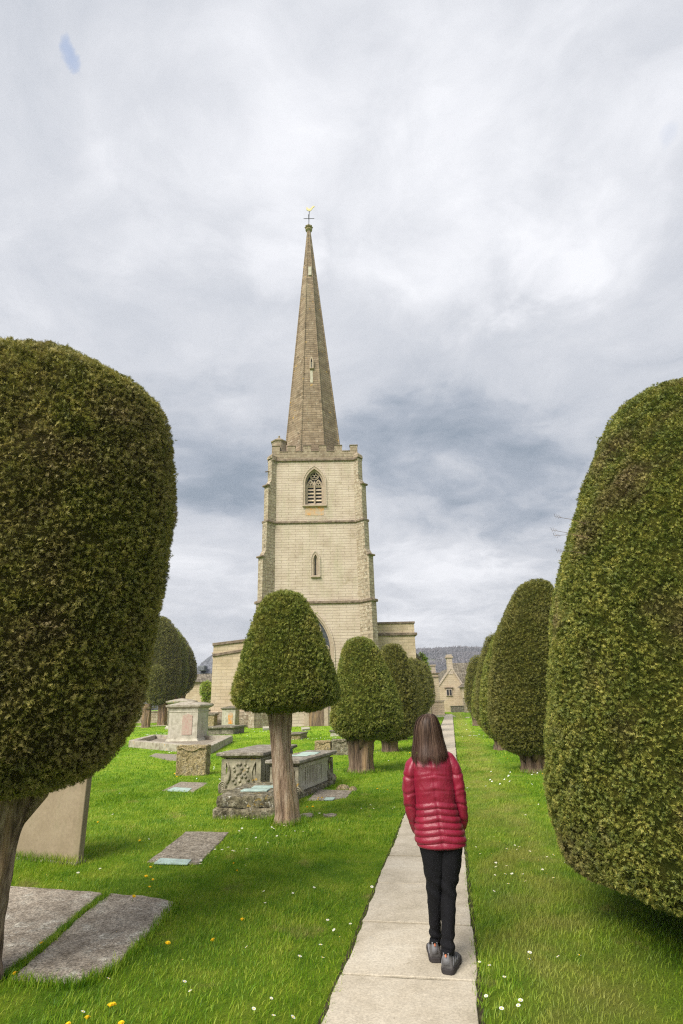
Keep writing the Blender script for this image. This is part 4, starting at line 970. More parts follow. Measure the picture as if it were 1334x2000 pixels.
# stair turret cap
tx, _ = cl(545, 868, -3.0); tcx = tx
zt1 = cl(545, 866, -3.0)[1]; zt2 = cl(545, 858, -3.0)[1]
MB().lathe([(.72, zTop-.6), (.72, zt1-.05), (.82, zt1), (.84, zt1+.1), (.1, zt2+.15), (.06, zt2+.2), (.12, zt2+.3), (.02, zt2+.42)], 8, (tcx, -2.95, 0), PI/8).build('stair_turret', M['parapet'], church)
# spire
sbx = cl(611.8, 880, 0)[0]; stx, stz = cl(603.2, 452, 0)
spr = (cl(667, 878, 0)[0]-cl(556, 878, 0)[0])/2/math.cos(PI/8)
zsb = zTop-.9
def oct_(cx, r, z): return [(cx+r*math.cos(PI/8+i*PI/4), r*math.sin(PI/8+i*PI/4), z) for i in range(8)]
rings = []
for i in range(25):
    f = i/24; z = zsb+(stz-zsb)*f; fx = (z-25)/(stz-25); rings.append(oct_(sbx+(stx-sbx)*fx, spr*(1-f)*1.0+.17*f+.02*math.sin(f*9), z))
spire = MB().loft(rings).build('spire', M['spire'], church)
rb = MB()
for i in range(8):
    a = PI/8+i*PI/4; rb.tube([(sbx+(stx-sbx)*((z-25)/(stz-25))+(spr*(1-f)+.17*f)*math.cos(a), (spr*(1-f)+.17*f)*math.sin(a), z) for f, z in [(q/12, zsb+(stz-zsb)*q/12) for q in range(13)]], [.11-.05*q/12 for q in range(13)], 6)
rb.build('spire_rib', M['spire'], spire)
fin = MB().lathe([(.17, stz-.3), (.20, stz-.05), (.40, stz+.12), (.42, stz+.25), (.20, stz+.32), (.24, stz+.38), (.46, stz+.5), (.44, stz+.66), (.2, stz+.72), (.05, stz+.8)], 10, (stx, 0, 0))
for k in range(8): fin.lathe([(.01, -.1), (.09, 0), (.01, .1)], 6, (stx+.44*math.cos(k*PI/4), .44*math.sin(k*PI/4), stz+.58))
fin.build('finial', M['tomb_yellow'], spire)
vx, vz = cl(605, 411, 0); ax, az = cl(603, 427, 0)
vane = MB().tube([(stx, 0, stz+.7), (stx+.03, 0, az), (stx+.08, 0, vz)], .045, 6)
vane.tube([(ax-.62, 0, az), (ax+.68, 0, az)], .035, 6); vane.tube([(ax, -.6, az), (ax, .6, az)], .035, 6)
vo = vane.build('weather_vane', M['metal'], church)
rb_ = [(-.42, .0), (-.2, -.18), (.05, -.22), (.18, -.1), (.3, .1), (.42, .32), (.62, .5), (.5, .62), (.3, .5), (.12, .22), (-.05, .12), (-.22, .2), (-.3, .38), (-.42, .34), (-.4, .18)]
MB().slab_xz([(vx+x, vz+z+.1) for x, z in rb_], -.04, .04).build('cockerel', M['gold'], vo)
# spire light (small gabled opening), pale repair patch above it and streak below
def spire_y(px, py):
    z = cl(px, py, -2)[1]; f = (z-zsb)/(stz-zsb); return -(spr*(1-f)+.17*f)*math.cos(PI/8)
for (xa, ya, yb2, wpx, nm, mt, pr) in ((605.2, 520, 538, 3.0, 'repair_patch', 'tomb_pale', .02), (608.3, 723, 748, 2.4, 'repair_streak', 'tomb_pale', .02)):
    y_ = spire_y(xa, (ya+yb2)/2); x1, z1 = cl(xa-wpx, yb2, y_); x2, z2 = cl(xa+wpx, ya, y_); slope = (spire_y(xa, ya)-spire_y(xa, yb2))
    yb_, yt_ = spire_y(xa, yb2), spire_y(xa, ya)
    MB().add([(x1, yb_-pr, z1), (x2, yb_-pr, z1), (x2, yt_-pr, z2), (x1, yt_-pr, z2), (x1, yb_+.1, z1), (x2, yb_+.1, z1), (x2, yt_+.1, z2), (x1, yt_+.1, z2)], [(0, 1, 2, 3), (4, 7, 6, 5), (0, 4, 5, 1), (1, 5, 6, 2), (2, 6, 7, 3), (3, 7, 4, 0)]).build(nm, M[mt], spire)
y_ = spire_y(608.6, 712); sx1, sz1 = cl(604.8, 722, y_); sx2, sz2 = cl(612.4, 702, y_); xc_ = (sx1+sx2)/2; sw = sx2-sx1
lo = MB(); ring(lo, arch(xc_, sz1, sw, sz1+(sz2-sz1)*.6, sz2+.2), arch(xc_, sz1+.08, sw-.26, sz1+(sz2-sz1)*.6, sz2), y_-.28, y_+.5)
lo_ = lo.build('spire_light', M['trim'], spire)
MB().slab_xz(arch(xc_, sz1+.05, sw-.2, sz1+(sz2-sz1)*.6, sz2), y_-.12, y_-.08).build('painted_shade_panel', M['dark'], lo_)  # near-black sheet paints the shade inside the spire opening
MB().box((xc_, y_-.16, sz1+.42), (.26, .06, .78)).build('pierced_panel', M['tomb_pale'], lo_)
for k in range(3): MB().box((xc_, y_-.2, sz1+.2+.24*k), (.11, .04, .11)).build('hole', M['dark'], lo_)  # near-black boxes paint the shade of the piercings, nothing is cut
# gargoyle spout on the left
gx, gz = cl(520, 924, -HT); MB().tube([(gx+.9, -HT+.2, gz+.25), (gx+.3, -HT-.1, gz+.12), (gx-.05, -HT-.3, gz)], [.09, .07, .05], 6).build('water_spout', M['course'], church)
# aisles either side of the tower
AY = -1.6
def aisle(name, P, cap_t, crs, mat):
    """P: outline (x,z) of the end wall"""
    w_ = MB().slab_xz(P, AY, 26).build(name, M[mat], church); return w_
la = [cl(411.5, 1394, AY), cl(413.5, 1330, AY), cl(417, 1262, AY), cl(506, 1247, AY)]
L0 = (la[0][0], -.3); L3x = -3.6
aisle('aisle_wall', [L0, (L3x, -.3), (L3x, la[3][1]), la[2], la[1]], 0, 0, 'ashlar_warm')
def raking(p, q, t_, out, name):
    a, b = Vector(p), Vector(q); n = Vector((-(b-a).y, (b-a).x)).normalized()*t_
    MB().slab_xz([tuple(a), tuple(b), tuple(b+n), tuple(a+n)], AY-out, 26).build(name, M['course'], church, bevel=.03)
p1, p2 = cl(415.5, 1262, AY), cl(506, 1247, AY); raking(p1, (L3x, p2[1]), .26, .14, 'aisle_coping')
p1, p2 = cl(415.5, 1283, AY), cl(506, 1263, AY); raking(p1, (L3x, p2[1]), .24, .12, 'aisle_course')
MB().box(((L0[0]+L3x)/2-.1, AY+.4, .5), (L3x-L0[0]+.3, 1.2, 1.6)).build('plinth', M['ashlar_rough'], church, bevel=.06)
ra = [cl(808, 1390, AY), cl(808.5, 1218, AY)]
rx, rz_ = ra[1]; aisle('aisle_wall', [(3.4, -.3), (rx, -.3), (rx, rz_), (3.4, rz_)], 0, 0, 'ashlar_warm')
MB().slab_xz([(3.4, rz_), (rx+.08, rz_), (rx+.08, rz_+.2), (3.4, rz_+.2)], AY-.1, 26).build('aisle_coping', M['course'], church, bevel=.03)
z_ = cl(770, 1239, AY)[1]; MB().slab_xz([(3.4, z_-.14), (rx+.22, z_-.14), (rx+.22, z_+.12), (3.4, z_+.12)], AY-.16, 26).build('aisle_course', M['course'], church, bevel=.04)
# south porch roof falling away at the right corner
a = cl(806, 1272, AY+3); b = cl(819, 1287, AY+3)
MB().slab_xz([(a[0]-.4, a[1]+.35), (b[0]+.1, b[1]-.05), (b[0]+.1, b[1]-.3), (a[0]-.4, a[1]-.1)], AY+2, 16).build('porch_roof', M['tile'], church)
MB().slab_xz([(a[0]-.4, -.2), (b[0]-.15, -.2), (b[0]-.15, b[1]-.2), (a[0]-.4, a[1]+.1)], AY+2.3, 15.7).build('porch_wall', M['ashlar_warm'], church)
# nave roof behind
MB().slab_xz([(L0[0]+3, 8.6), (rx-2.2, 8.6), (0, 9.7)], 4, 26).build('nave_roof', M['slate'], church)
# plinth blocks and west door recess low on the tower
MB().box((-.1, -HB-.36, .85), (2.0, .2, 2.3)).build('door_surround', M['trim'], church, bevel=.05)
MB().box((-.1, -HB-.47, .8), (1.2, .06, 2.0)).build('door', M['bark_far'], church)

# ------------------------------------------------------------------ houses, walls, hill
def gable_house(name, label, x0, x1, Y, base_y, apex, eave_py, depth, wall, roof, group=None, front_gable=True):
    pass
YC = 92.0
cot = thing('cottage', 'pale stone cottage with steep gable, chimney and tiled roof at the end of the path', 'cottage', (W(885, 1388, YC)[0], YC, 0))
ox = W(885, 1388, YC)[0]
def cw(px, py, Y=YC): x, z = W(px, py, Y); return (x-ox, z)
ap = cw(881, 1306); le = cw(857, 1341); re = cw(907.5, 1347)
MB().slab_xz([(le[0], -.3), (re[0], -.3), re, ap, le], 0, 9).build('wall', M['ashlar_warm'], cot)
def slopes(parent, a, b, c, y0, y1, mat, t_=.16, name='roof'):
    mb = MB()
    for p, q in ((a, b), (b, c)):
        p, q = Vector(p), Vector(q); n = Vector((-(q-p).y, (q-p).x)).normalized()*t_
        mb.slab_xz([tuple(p+n*.05), tuple(q+n*.05), tuple(q+n), tuple(p+n)], y0, y1)
    return mb.build(name, M[mat], parent)
slopes(cot, le, ap, re, .35, 9.2, 'tile')
slopes(cot, le, ap, re, -.12, .33, 'ashlar', .24, 'gable_coping')
ch = MB().box((cw(879, 1300)[0], .4, (ap[1]+cw(879, 1284)[1])/2-.2), (cw(884, 1300)[0]-cw(874, 1300)[0], .9, cw(879, 1284)[1]-ap[1]+1.3)).build('chimney', M['ashlar'], cot)
MB().box((cw(879, 1300)[0], .4, cw(879, 1283.5)[1]), (1.15, 1.15, .3)).build('chimney_cap', M['trim'], ch, bevel=.04)
MB().box((cw(884.5, 1300)[0]+.1, 2.2, ap[1]+.9), (.45, .45, 1.2)).build('chimney', M['ashlar_warm'], cot)
wx, wz = cw(877, 1352)
wn = MB().box((wx, -.05, wz), (1.0, .2, 1.15)).build('window', M['ashlar'], cot, bevel=.02)
for s in (-1, 1): MB().box((wx+s*.21, -.16, wz-.05), (.3, .04, .85)).build('pane', M['dark'], wn)
MB().box((wx, -.14, wz+.66), (1.35, .26, .12)).build('hood_mould', M['course'], wn)
# main range to the right with its long stone roof facing us
rr0, rr1 = cw(884, 1295, YC+8), cw(960, 1293, YC+8); e0, e1 = cw(905, 1340, YC+4), cw(962, 1340, YC+4)
mb = MB(); mb.add([(rr0[0]-.5, 8, rr0[1]), (rr1[0], 8, rr0[1]), (e1[0], 3.4, e0[1]-.6), (re[0]-1.2, 3.4, e0[1]-.6), (rr0[0]-.5, 8.4, rr0[1]-.2), (rr1[0], 8.4, rr0[1]-.2), (e1[0], 3.8, e0[1]-.9), (re[0]-1.2, 3.8, e0[1]-.9)], [(0, 3, 2, 1), (4, 5, 6, 7), (0, 4, 7, 3), (1, 2, 6, 5), (0, 1, 5, 4), (3, 7, 6, 2)])
mb.build('roof', M['tile'], cot)
MB().box(((re[0]+e1[0])/2+.6, 7.0, (e0[1]-.8)/2), (e1[0]-re[0]+1.0, 6, e0[1]-.8)).build('wall', M['ashlar_warm'], cot)
# little porch at the far right
pxl = cw(906, 1370, YC-3); MB().box((pxl[0]+.7, -2.2, 1.7), (1.6, 2.4, 3.6)).build('porch', M['ashlar_warm'], cot)
MB().loft([[(pxl[0]-.4, -3.7, 3.5), (pxl[0]+2, -3.7, 3.5), (pxl[0]+2, -.7, 3.5), (pxl[0]-.4, -.7, 3.5)], [(pxl[0]+.5, -2.4, 4.3), (pxl[0]+1.3, -2.4, 4.3), (pxl[0]+1.3, -2.0, 4.3), (pxl[0]+.5, -2.0, 4.3)]]).build('porch_roof', M['tile'], cot)

YP = 80.0
ox2 = W(849, 1390, YP)[0]
def cw2(px, py, Y=YP): x, z = W(px, py, Y); return (x-ox2, z)
pier = thing('stone_building', 'pale flat topped stone building corner with a squat chimney left of the gabled cottage', 'building', (ox2, YP, 0))
a, b = cw2(826, 1316), cw2(857, 1316)
MB().slab_xz([(a[0], -.3), (b[0]-.05, -.3), (b[0]-.1, b[1]), (a[0], b[1])], 0, 4).build('wall', M['ashlar_warm'], pier)
MB().slab_xz([(a[0], b[1]), (b[0]+.12, b[1]), (b[0]+.12, b[1]+.16), (a[0], b[1]+.16)], -.12, 4.1).build('coping', M['course'], pier)
z_ = cw2(850, 1323)[1]; MB().slab_xz([(a[0], z_), (b[0]+.06, z_), (b[0]+.06, z_+.12), (a[0], z_+.12)], -.1, 4.05).build('string_course', M['course'], pier)
c_ = cw2(848, 1305); MB().box((c_[0], 1.2, (b[1]+c_[1])/2+.15), (.62, .62, c_[1]-b[1]+.5)).build('chimney', M['ashlar'], pier)
MB().box((c_[0], 1.2, c_[1]+.42), (.8, .8, .2)).build('chimney_cap', M['trim'], pier, bevel=.03)
# low pale buttress wall at its foot
bwl = thing('low_wall', 'low pale stone wall end where the path meets the building corner', 'wall', (W(856, 1390, 74)[0], 74, 0), -.1)
MB().box((0, 1.5, .75), (1.5, 4, 1.7)).build('wall', M['ashlar_warm'], bwl, bevel=.02); MB().box((0, 1.5, 1.65), (1.7, 4.2, .14)).build('coping', M['ashlar'], bwl)

# left: house with slate roofs, tiled outbuilding, boundary wall
YH = 92.0
ox3 = W(400, 1370, YH)[0]
def cw3(px, py, Y=YH): x, z = W(px, py, Y); return (x-ox3, z)
hl = thing('house', 'distant house with blue grey slate roofs and a chimney left of the church', 'house', (ox3, YH, 0))
e_ = cw3(384, 1316); f_ = cw3(430, 1316); g_ = cw3(384, 1291); h_ = cw3(430, 1277)
MB().box(((e_[0]+f_[0])/2, 4, e_[1]/2), (f_[0]-e_[0], 7.6, e_[1])).build('wall', M['ashlar_warm'], hl)
mb = MB(); mb.add([(e_[0]-.3, -.1, e_[1]), (f_[0], -.1, e_[1]), (f_[0], 3.8, h_[1]), (cw3(402, 1291)[0], 3.8, g_[1]+1.2), (e_[0]-.3, 3.8, g_[1])], [(0, 1, 2, 3, 4)]); mb.add([(e_[0]-.3, .1, e_[1]-.2), (f_[0], .1, e_[1]-.2), (f_[0], 7.6, e_[1]-.2), (e_[0]-.3, 7.6, e_[1]-.2)], [(0, 1, 2, 3)])
mb.add([(e_[0]-.3, 7.6, e_[1]), (f_[0], 7.6, e_[1]), (f_[0], 3.8, h_[1]), (cw3(402, 1291)[0], 3.8, g_[1]+1.2), (e_[0]-.3, 3.8, g_[1])], [(4, 3, 2, 1, 0)])
mb.build('roof', M['slate'], hl)
a, b = cw3(390, 1300), cw3(402, 1311); MB().box(((a[0]+b[0])/2, .0, (a[1]+b[1])/2), (b[0]-a[0], 2.2, abs(a[1]-b[1])*.8)).build('dormer', M['slate'], hl)
c0_, c1_ = cw3(405, 1290), cw3(417, 1272); k = MB().box(((c0_[0]+c1_[0])/2, 3.6, (c0_[1]+c1_[1])/2-.6), (c1_[0]-c0_[0]-.1, 1.0, c1_[1]-c0_[1]+1.2)).build('chimney', M['ashlar'], hl)
MB().box(((c0_[0]+c1_[0])/2, 3.6, c1_[1]), (c1_[0]-c0_[0]+.1, 1.2, .2)).build('chimney_cap', M['trim'], k); MB().lathe([(.16, 0), (.13, .7)], 8, (c0_[0]+.35, 3.6, c1_[1]+.1)).build('chimney_pot', M['trim'], k)
YO = 80.0; ox4 = W(390, 1370, YO)[0]
def cw4(px, py, Y=YO): x, z = W(px, py, Y); return (x-ox4, z)
ob = thing('outbuilding', 'long low cream outbuilding with a mossy stone tiled roof beside the left yews', 'outbuilding', (ox4, YO, 0))
a = cw4(330, 1333); b = cw4(425, 1333); c_ = cw4(330, 1318)
MB().box(((a[0]+b[0])/2, 2.5, a[1]/2), (b[0]-a[0], 4.8, a[1])).build('wall', M['ashlar_warm'], ob)
MB().loft([[(a[0]-.2, -.3, a[1]-.05), (b[0]+.2, -.3, a[1]-.05), (b[0]+.2, 5.2, a[1]-.05), (a[0]-.2, 5.2, a[1]-.05)], [(a[0]-.2, 2.3, c_[1]+.1), (b[0]+.2, 2.3, c_[1]+.1), (b[0]+.2, 2.6, c_[1]+.1), (a[0]-.2, 2.6, c_[1]+.1)]]).build('roof', M['tile'], ob)
def bwall(name, label, p, q, h, mat, cap=True, t_=.4):
    a, b = Vector(p), Vector(q); d = b-a; m_ = (a+b)/2; r_ = thing(name, label, 'wall', (m_.x, m_.y, 0), math.atan2(d.y, d.x))
    MB().box((0, 0, h/2-.1), (d.length, t_, h+.2)).build('wall', M[mat], r_)
    if cap: MB().box((0, 0, h+.04), (d.length+.05, t_+.12, .12)).build('coping', M['course'], r_, bevel=.02)
bwall('boundary_wall', 'low grey stone churchyard wall behind the left yews', (-62, 74), (-16.2, 72), 1.25, 'ashlar_rough')
bwall('boundary_wall', 'stone churchyard wall running right behind the right row of yews', (16.5, 84), (60, 80), 1.9, 'ashlar_rough')
bwall('boundary_wall', 'stone churchyard wall between the church and the path end', (5.6, 72), (10.0, 79), 1.3, 'ashlar_rough')

# wooded hill
def hill_mesh():
    nx, ny = 60, 14; V = []; F = []
    for j in range(ny):
        for i in range(nx):
            x = -1400+2800*i/(nx-1); y = 420+900*j/(ny-1); f = min(1, j/7)
            hgt = (56+12*math.sin(x*.004+1)+6*math.sin(x*.011))*(f*f*(3-2*f))-1.0
            V.append((x, y, hgt))
    for j in range(ny-1):
        for i in range(nx-1): a = j*nx+i; F.append((a, a+1, a+nx+1, a+nx))
    me = bpy.data.meshes.new('hill'); me.from_pydata(V, [], F); return me
M['hill'] = plain('hill_ground', (.09, .095, .06), .95, .1, .3, .02)
hm = link('hill', hill_mesh(), M['hill'], None, True); hm['kind'] = 'structure'
def far_wood():
    m, t = new_mat('bare_winter_wood')
    g = t.n('ShaderNodeNewGeometry'); pos = g.outputs['Position']
    c = t.ramp(t.noise(pos, .018, 4), [(.38, (.10, .10, .115)), (.55, (.17, .15, .165)), (.68, (.22, .20, .19))])
    c = t.mix(.5, c, t.ramp(g.outputs['Random Per Island'], [(0.0, (.11, .11, .12)), (1.0, (.17, .155, .165))]))
    return finish(m, t, c, .95)
M['wood'] = far_wood()
g_ = np.random.default_rng(5); n = 42000
x = g_.uniform(-420, 620, n); j = g_.uniform(0, 7.6, n); y = 420+900*j/13; f = np.clip(j/7, 0, 1)
h = (56+12*np.sin(x*.004+1)+6*np.sin(x*.011))*(f*f*(3-2*f))-1.0
keep_ = (np.sin(x*.021+y*.03)+np.sin(x*.05-y*.017)+np.sin(y*.06)) > -1.7
x, y, h = x[keep_], y[keep_], h[keep_]; n = len(x)
tb = 7; ctr = np.stack([x, y, h], 1); hh = g_.uniform(2.5, 6.5, n)*(1+.35*np.sin(x*.045)*np.sin(y*.05+x*.02))
V = np.empty((n, tb, 3, 3))
for k in range(tb):                                                 # each far crown: a spray of bare-branch slivers
    d_ = norm(np.stack([g_.normal(0, .55, n), g_.normal(0, .55, n), g_.uniform(.5, 1.2, n)], 1)); s_ = norm(np.cross(d_, g_.normal(size=(n, 3))))
    b_ = ctr+np.stack([g_.normal(0, 1.2, n), g_.normal(0, 1.2, n), hh*g_.uniform(.0, .45, n)], 1)
    V[:, k, 0] = b_-s_*1.1; V[:, k, 1] = b_+s_*1.1; V[:, k, 2] = b_+d_*(hh*g_.uniform(.5, .75, n))[:, None]
V = V.reshape(-1, 3); wo = np_mesh('wood', V, np.arange(len(V)).reshape(-1, 3), M['wood']); wo['kind'] = 'stuff'; tag(wo, 'bare greyish purple woodland covering the hill beyond the cottage', 'woodland')

# ------------------------------------------------------------------ the walker
PY = 4.72
def pw(px, py, Y=PY): return W(px, py, Y)
fo = G(868, 1889)
walker = thing('person', 'brown haired woman in crimson quilted jacket and black trousers walking away on the path', 'person', (fo[0], fo[1], .02), 0)
OX, OY, OZ = fo[0], fo[1], .02
def L3(x, y, z): return (x-OX, y-OY, z-OZ)
def fabric(name, c, rough, sheen=0.0, bscale=60, bd=.002, spec=.4, wr=None, coat=0.0):
    m, t = new_mat(name); oc = t.n('ShaderNodeTexCoord').outputs['Object']
    n = t.noise(oc, bscale, 5, .6)
    hgt = n
    if wr:
        w1 = t.noise(t.vm('MULTIPLY', oc, (wr[0], wr[0], wr[1])).outputs[0], 1.0, 5, .6, 1.2); hgt = t.math('ADD', t.math('MULTIPLY', w1, wr[2]), t.math('MULTIPLY', n, .2))
    cc = t.ramp(t.noise(oc, 9, 4), [(.3, tuple(x*.85 for x in c)), (.7, tuple(min(1, x*1.12) for x in c))])
    return finish(m, t, cc, rough, hgt, bd, spec, {'Sheen Weight': sheen, 'Coat Weight': coat, 'Coat Roughness': .3})
M['jacket'] = fabric('crimson_nylon', (.225, .005, .028), .42, .05, 70, .007, .5, (14, 9, 1.0), .05)
M['trouser'] = fabric('black_cloth', (.0065, .0065, .0085), .85, .0, 120, .012, .2, (14, 5, 1.0))
M['skin'] = plain('skin', (.52, .33, .25), .5, .4, .06)
M['shoe'] = fabric('grey_mesh_shoe', (.105, .10, .10), .8, 0, 160, .003)
M['shoe_light'] = fabric('pale_grey_trim', (.20, .20, .215), .7)
M['sole'] = plain('dark_rubber_sole', (.035, .03, .03), .8, .3)
M['orange_tab'] = plain('orange_pull_tab', (.65, .20, .10), .6)
def hair_mat():
    m, t = new_mat('brown_hair'); g = t.n('ShaderNodeNewGeometry'); oc = t.n('ShaderNodeTexCoord').outputs['Object']
    s = t.n('ShaderNodeSeparateXYZ', {0: oc})
    f = t.math('ADD', t.math('MULTIPLY', g.outputs['Random Per Island'], .7), t.math('MULTIPLY', t.noise(t.vm('MULTIPLY', oc, (45, 45, 4)).outputs[0], 1.0, 4), .5))
    c = t.ramp(f, [(.2, (.013, .007, .005)), (.55, (.042, .023, .016)), (.9, (.13, .082, .058))])
    tip = t.ramp(s.outputs[2], [(.0, 1.0), (.01, 1.0)])
    mr = t.n('ShaderNodeMapRange', {'Value': s.outputs[2], 'From Min': 1.56, 'From Max': 1.34, 'To Min': 0.0, 'To Max': .45}).outputs[0]
    c = t.mix(mr, c, (.11, .058, .042))
    return finish(m, t, c, .5, None, .001, .25)
M['hair'] = hair_mat()

def ering(cx, cy, z, a, b, n=64, p=2.3):
    out = []
    for i in range(n):
        th = 2*PI*i/n; c_, s_ = math.cos(th), math.sin(th)
        out.append((cx+a*math.copysign(abs(c_)**(2/p), c_), cy+b*math.copysign(abs(s_)**(2/p), s_), z))
    return out
def interp_rows(rows, n):
    """rows: tuples keyed by row; smooth in-between rows"""
    A = np.array(rows, float); k = np.arange(len(A)); f = np.linspace(0, len(A)-1, n); out = np.stack([np.interp(f, k, A[:, j]) for j in range(A.shape[1])], 1)
    w = np.array([.25, .5, .25])
    for _ in range(3):
        q = out.copy(); q[1:-1] = out[:-2]*.25+out[1:-1]*.5+out[2:]*.25; out = q
    return out

# body: one skinned figure under the clothes
def body():
    P = []; E_ = []; Rd = []
    def a(p, r, par=None):
        P.append(L3(*p)); Rd.append(r); i = len(P)-1
        if par is not None: E_.append((par, i))
        return i
    x, z = pw(861, 1690); pel = a((x, PY, z), .085)
    x, z = pw(856, 1600); wst = a((x, PY, z), .085, pel); x, z = pw(845, 1530); chs = a((x, PY, z), .085, wst)
    x, z = pw(841, 1488); nk0 = a((x, PY+.01, z), .07, chs); x, z = pw(840, 1466); nk1 = a((x, PY+.01, z), .055, nk0)
    x, z = pw(839, 1440); h1 = a((x, PY+.02, z), .075, nk1); x, z = pw(838, 1418); h2 = a((x, PY+.015, z), .088, h1); x, z = pw(838, 1407); a((x, PY+.01, z), .065, h2)
    jaw = a((pw(839, 1447)[0], PY+.085, pw(839, 1447)[1]), .042, h1); a((pw(839, 1432)[0], PY+.115, pw(839, 1432)[1]), .014, h1)      # chin and nose
    for s, sh, el, wr, hd in ((-1, (803, 1500), (797, 1560), (806, 1608), (819, 1632)), (1, (884, 1497), (899, 1555), (906, 1602), (899, 1628))):
        q = a((pw(*sh)[0], PY, pw(*sh)[1]), .05, chs); q = a((pw(*el)[0], PY-.01, pw(*el)[1]), .038, q); q = a((pw(*wr)[0], PY+.04, pw(*wr)[1]), .027, q)
        hx, hz = pw(*hd); hnd = a((hx, PY+.10, hz), .030, q)
        for k in range(4):                                         # fingers resting in the pocket
            b1 = a((hx-s*.028+(k-1.5)*.004, PY+.115+.0*k, hz-.02+(k-1.5)*.018), .0095, hnd); b2 = a((hx-s*.055, PY+.125, hz-.028+(k-1.5)*.018), .0085, b1); a((hx-s*(.072+.006*(k in (1, 2))), PY+.118, hz-.034+(k-1.5)*.017), .0075, b2)
        th_ = a((hx-s*.012, PY+.13, hz+.03), .011, hnd); a((hx-s*.035, PY+.135, hz+.04), .009, th_)
    for hp, kn, an, gy, ft in (((851, 1700), (848, 1752), (851, 1838), 4.81, .02), ((872, 1700), (876, 1765), (874, 1862), 4.64, .03)):
        q = a((pw(*hp)[0], PY, pw(*hp)[1]), .055, pel); q = a((W(*kn, (gy+PY)/2)[0], (gy+PY)/2+.01, W(*kn, PY)[1]), .038, q); q = a((W(*an, gy)[0], gy+.02, .13), .03, q); a((W(*an, gy)[0]+ft, gy+.12, .06), .032, q)
    me = bpy.data.meshes.new('body'); me.from_pydata(P, E_, []); o = link('body', me, None, walker)
    md = o.modifiers.new('skin', 'SKIN'); md.use_smooth_shade = True
    for i, v_ in enumerate(me.skin_vertices[0].data): v_.radius = (Rd[i], Rd[i]); v_.use_root = (i == pel)
    sb = o.modifiers.new('sub', 'SUBSURF'); sb.levels = 2; sb.render_levels = 2
    dg = bpy.context.evaluated_depsgraph_get(); m2 = bpy.data.meshes.new_from_object(o.evaluated_get(dg)); o.modifiers.clear(); o.data = m2
    m2.materials.clear(); m2.materials.append(M['skin'])
    ex, ez = pw(838.5, 1428)
    for s in (-1, 1):
        MB().lathe([(.001, -.011), (.008, -.007), (.011, 0), (.008, .007), (.001, .011)], 10, L3(ex+s*.031, PY+.088, ez)).build('eye', M['tomb_pale'], o, True)
        MB().lathe([(.001, -.035), (.012, -.02), (.016, .005), (.012, .025), (.001, .033)], 8, L3(ex+s*.088, PY+.01, ez-.01)).build('ear', M['skin'], o, True)
    MB().tube([L3(ex-.022, PY+.108, ez-.062), L3(ex, PY+.116, ez-.064), L3(ex+.022, PY+.108, ez-.062)], .006, 6).build('mouth', M['jacket'], o, True)
body()

# jacket torso
rows = []      # (z, centre x, half width, centre y, half depth)
for py, xl, xr, dy, b in ((1466, 829, 853, .03, .060), (1471, 819, 862, .02, .075), (1477, 806, 874, .01, .088), (1484, 800, 881, .005, .098), (1496, 799, 884, .0, .108), (1515, 803, 884, .0, .115), (1540, 807, 886, 0, .118), (1567, 811, 888, .0, .116), (1585, 812.5, 892, .0, .120), (1605, 811.5, 898, 0, .128), (1625, 811, 905, 0, .136), (1642, 812, 909.5, 0, .142), (1650, 816, 908.5, 0, .140), (1653, 822, 903, 0, .132)):
    xa, z = pw(xl, py); xb, _ = pw(xr, py); rows.append((z, (xa+xb)/2, (xb-xa)/2, PY+dy, b))
Q = interp_rows(rows, 190)
seams = [pw(855, 1360+y/3.335)[1] for y in (722, 765, 808, 851, 893, 940)]       # V-shaped quilting, low point at the centre back
top_seams = [pw(845, 1360+y/3.335)[1] for y in (512, 608)]
rings = []
for z, cx, a, cy, b in Q:
    ring_ = []; base = ering(cx, cy, z, a, b, 128, 2.25)
    for (x, y, zz) in base:
        ux = (x-cx)/max(a, .01); back = y < cy
        vz = zz-.022*(1-min(1, abs(ux+.02)))+.011
        d = 0.0
        if vz < seams[0]+.045:                                    # quilted rows
            e = [seams[0]+.042]+seams+[seams[-1]-.05]
            for k in range(len(e)-1):
                if e[k] >= vz > e[k+1]: f = (e[k]-vz)/(e[k]-e[k+1]); d = .0115*max(0, math.sin(PI*f))**.6-.004
        else:
            dd = min(abs(vz-s_) for s_ in top_seams); d = -.0015*math.exp(-(dd/.006)**2)*(1 if abs(ux) < .55 else 0)
            d += .0015*math.exp(-((dd-.015)/.012)**2)
        cs = abs((x-cx)+.004)                                     # centre back seam
        if back: d -= .007*math.exp(-(cs/.007)**2)*(1 if vz < seams[0]+.1 else .8); d += .003*math.sin(zz*95)*math.exp(-(cs/.03)**2)
        d += .0022*mnoise.noise(Vector((x*22, y*22, zz*22)))+.003*mnoise.noise(Vector((x*11+zz*9, y*9, zz*5)))
        dirn = Vector((x-cx, (y-cy)*1.6, 0)).normalized(); ring_.append(L3(x+dirn.x*d, y+dirn.y*d, zz))
    rings.append(ring_)
jk = MB().loft(rings, cap=True).build('jacket', M['jacket'], walker, True)
hemz = Q[-1]
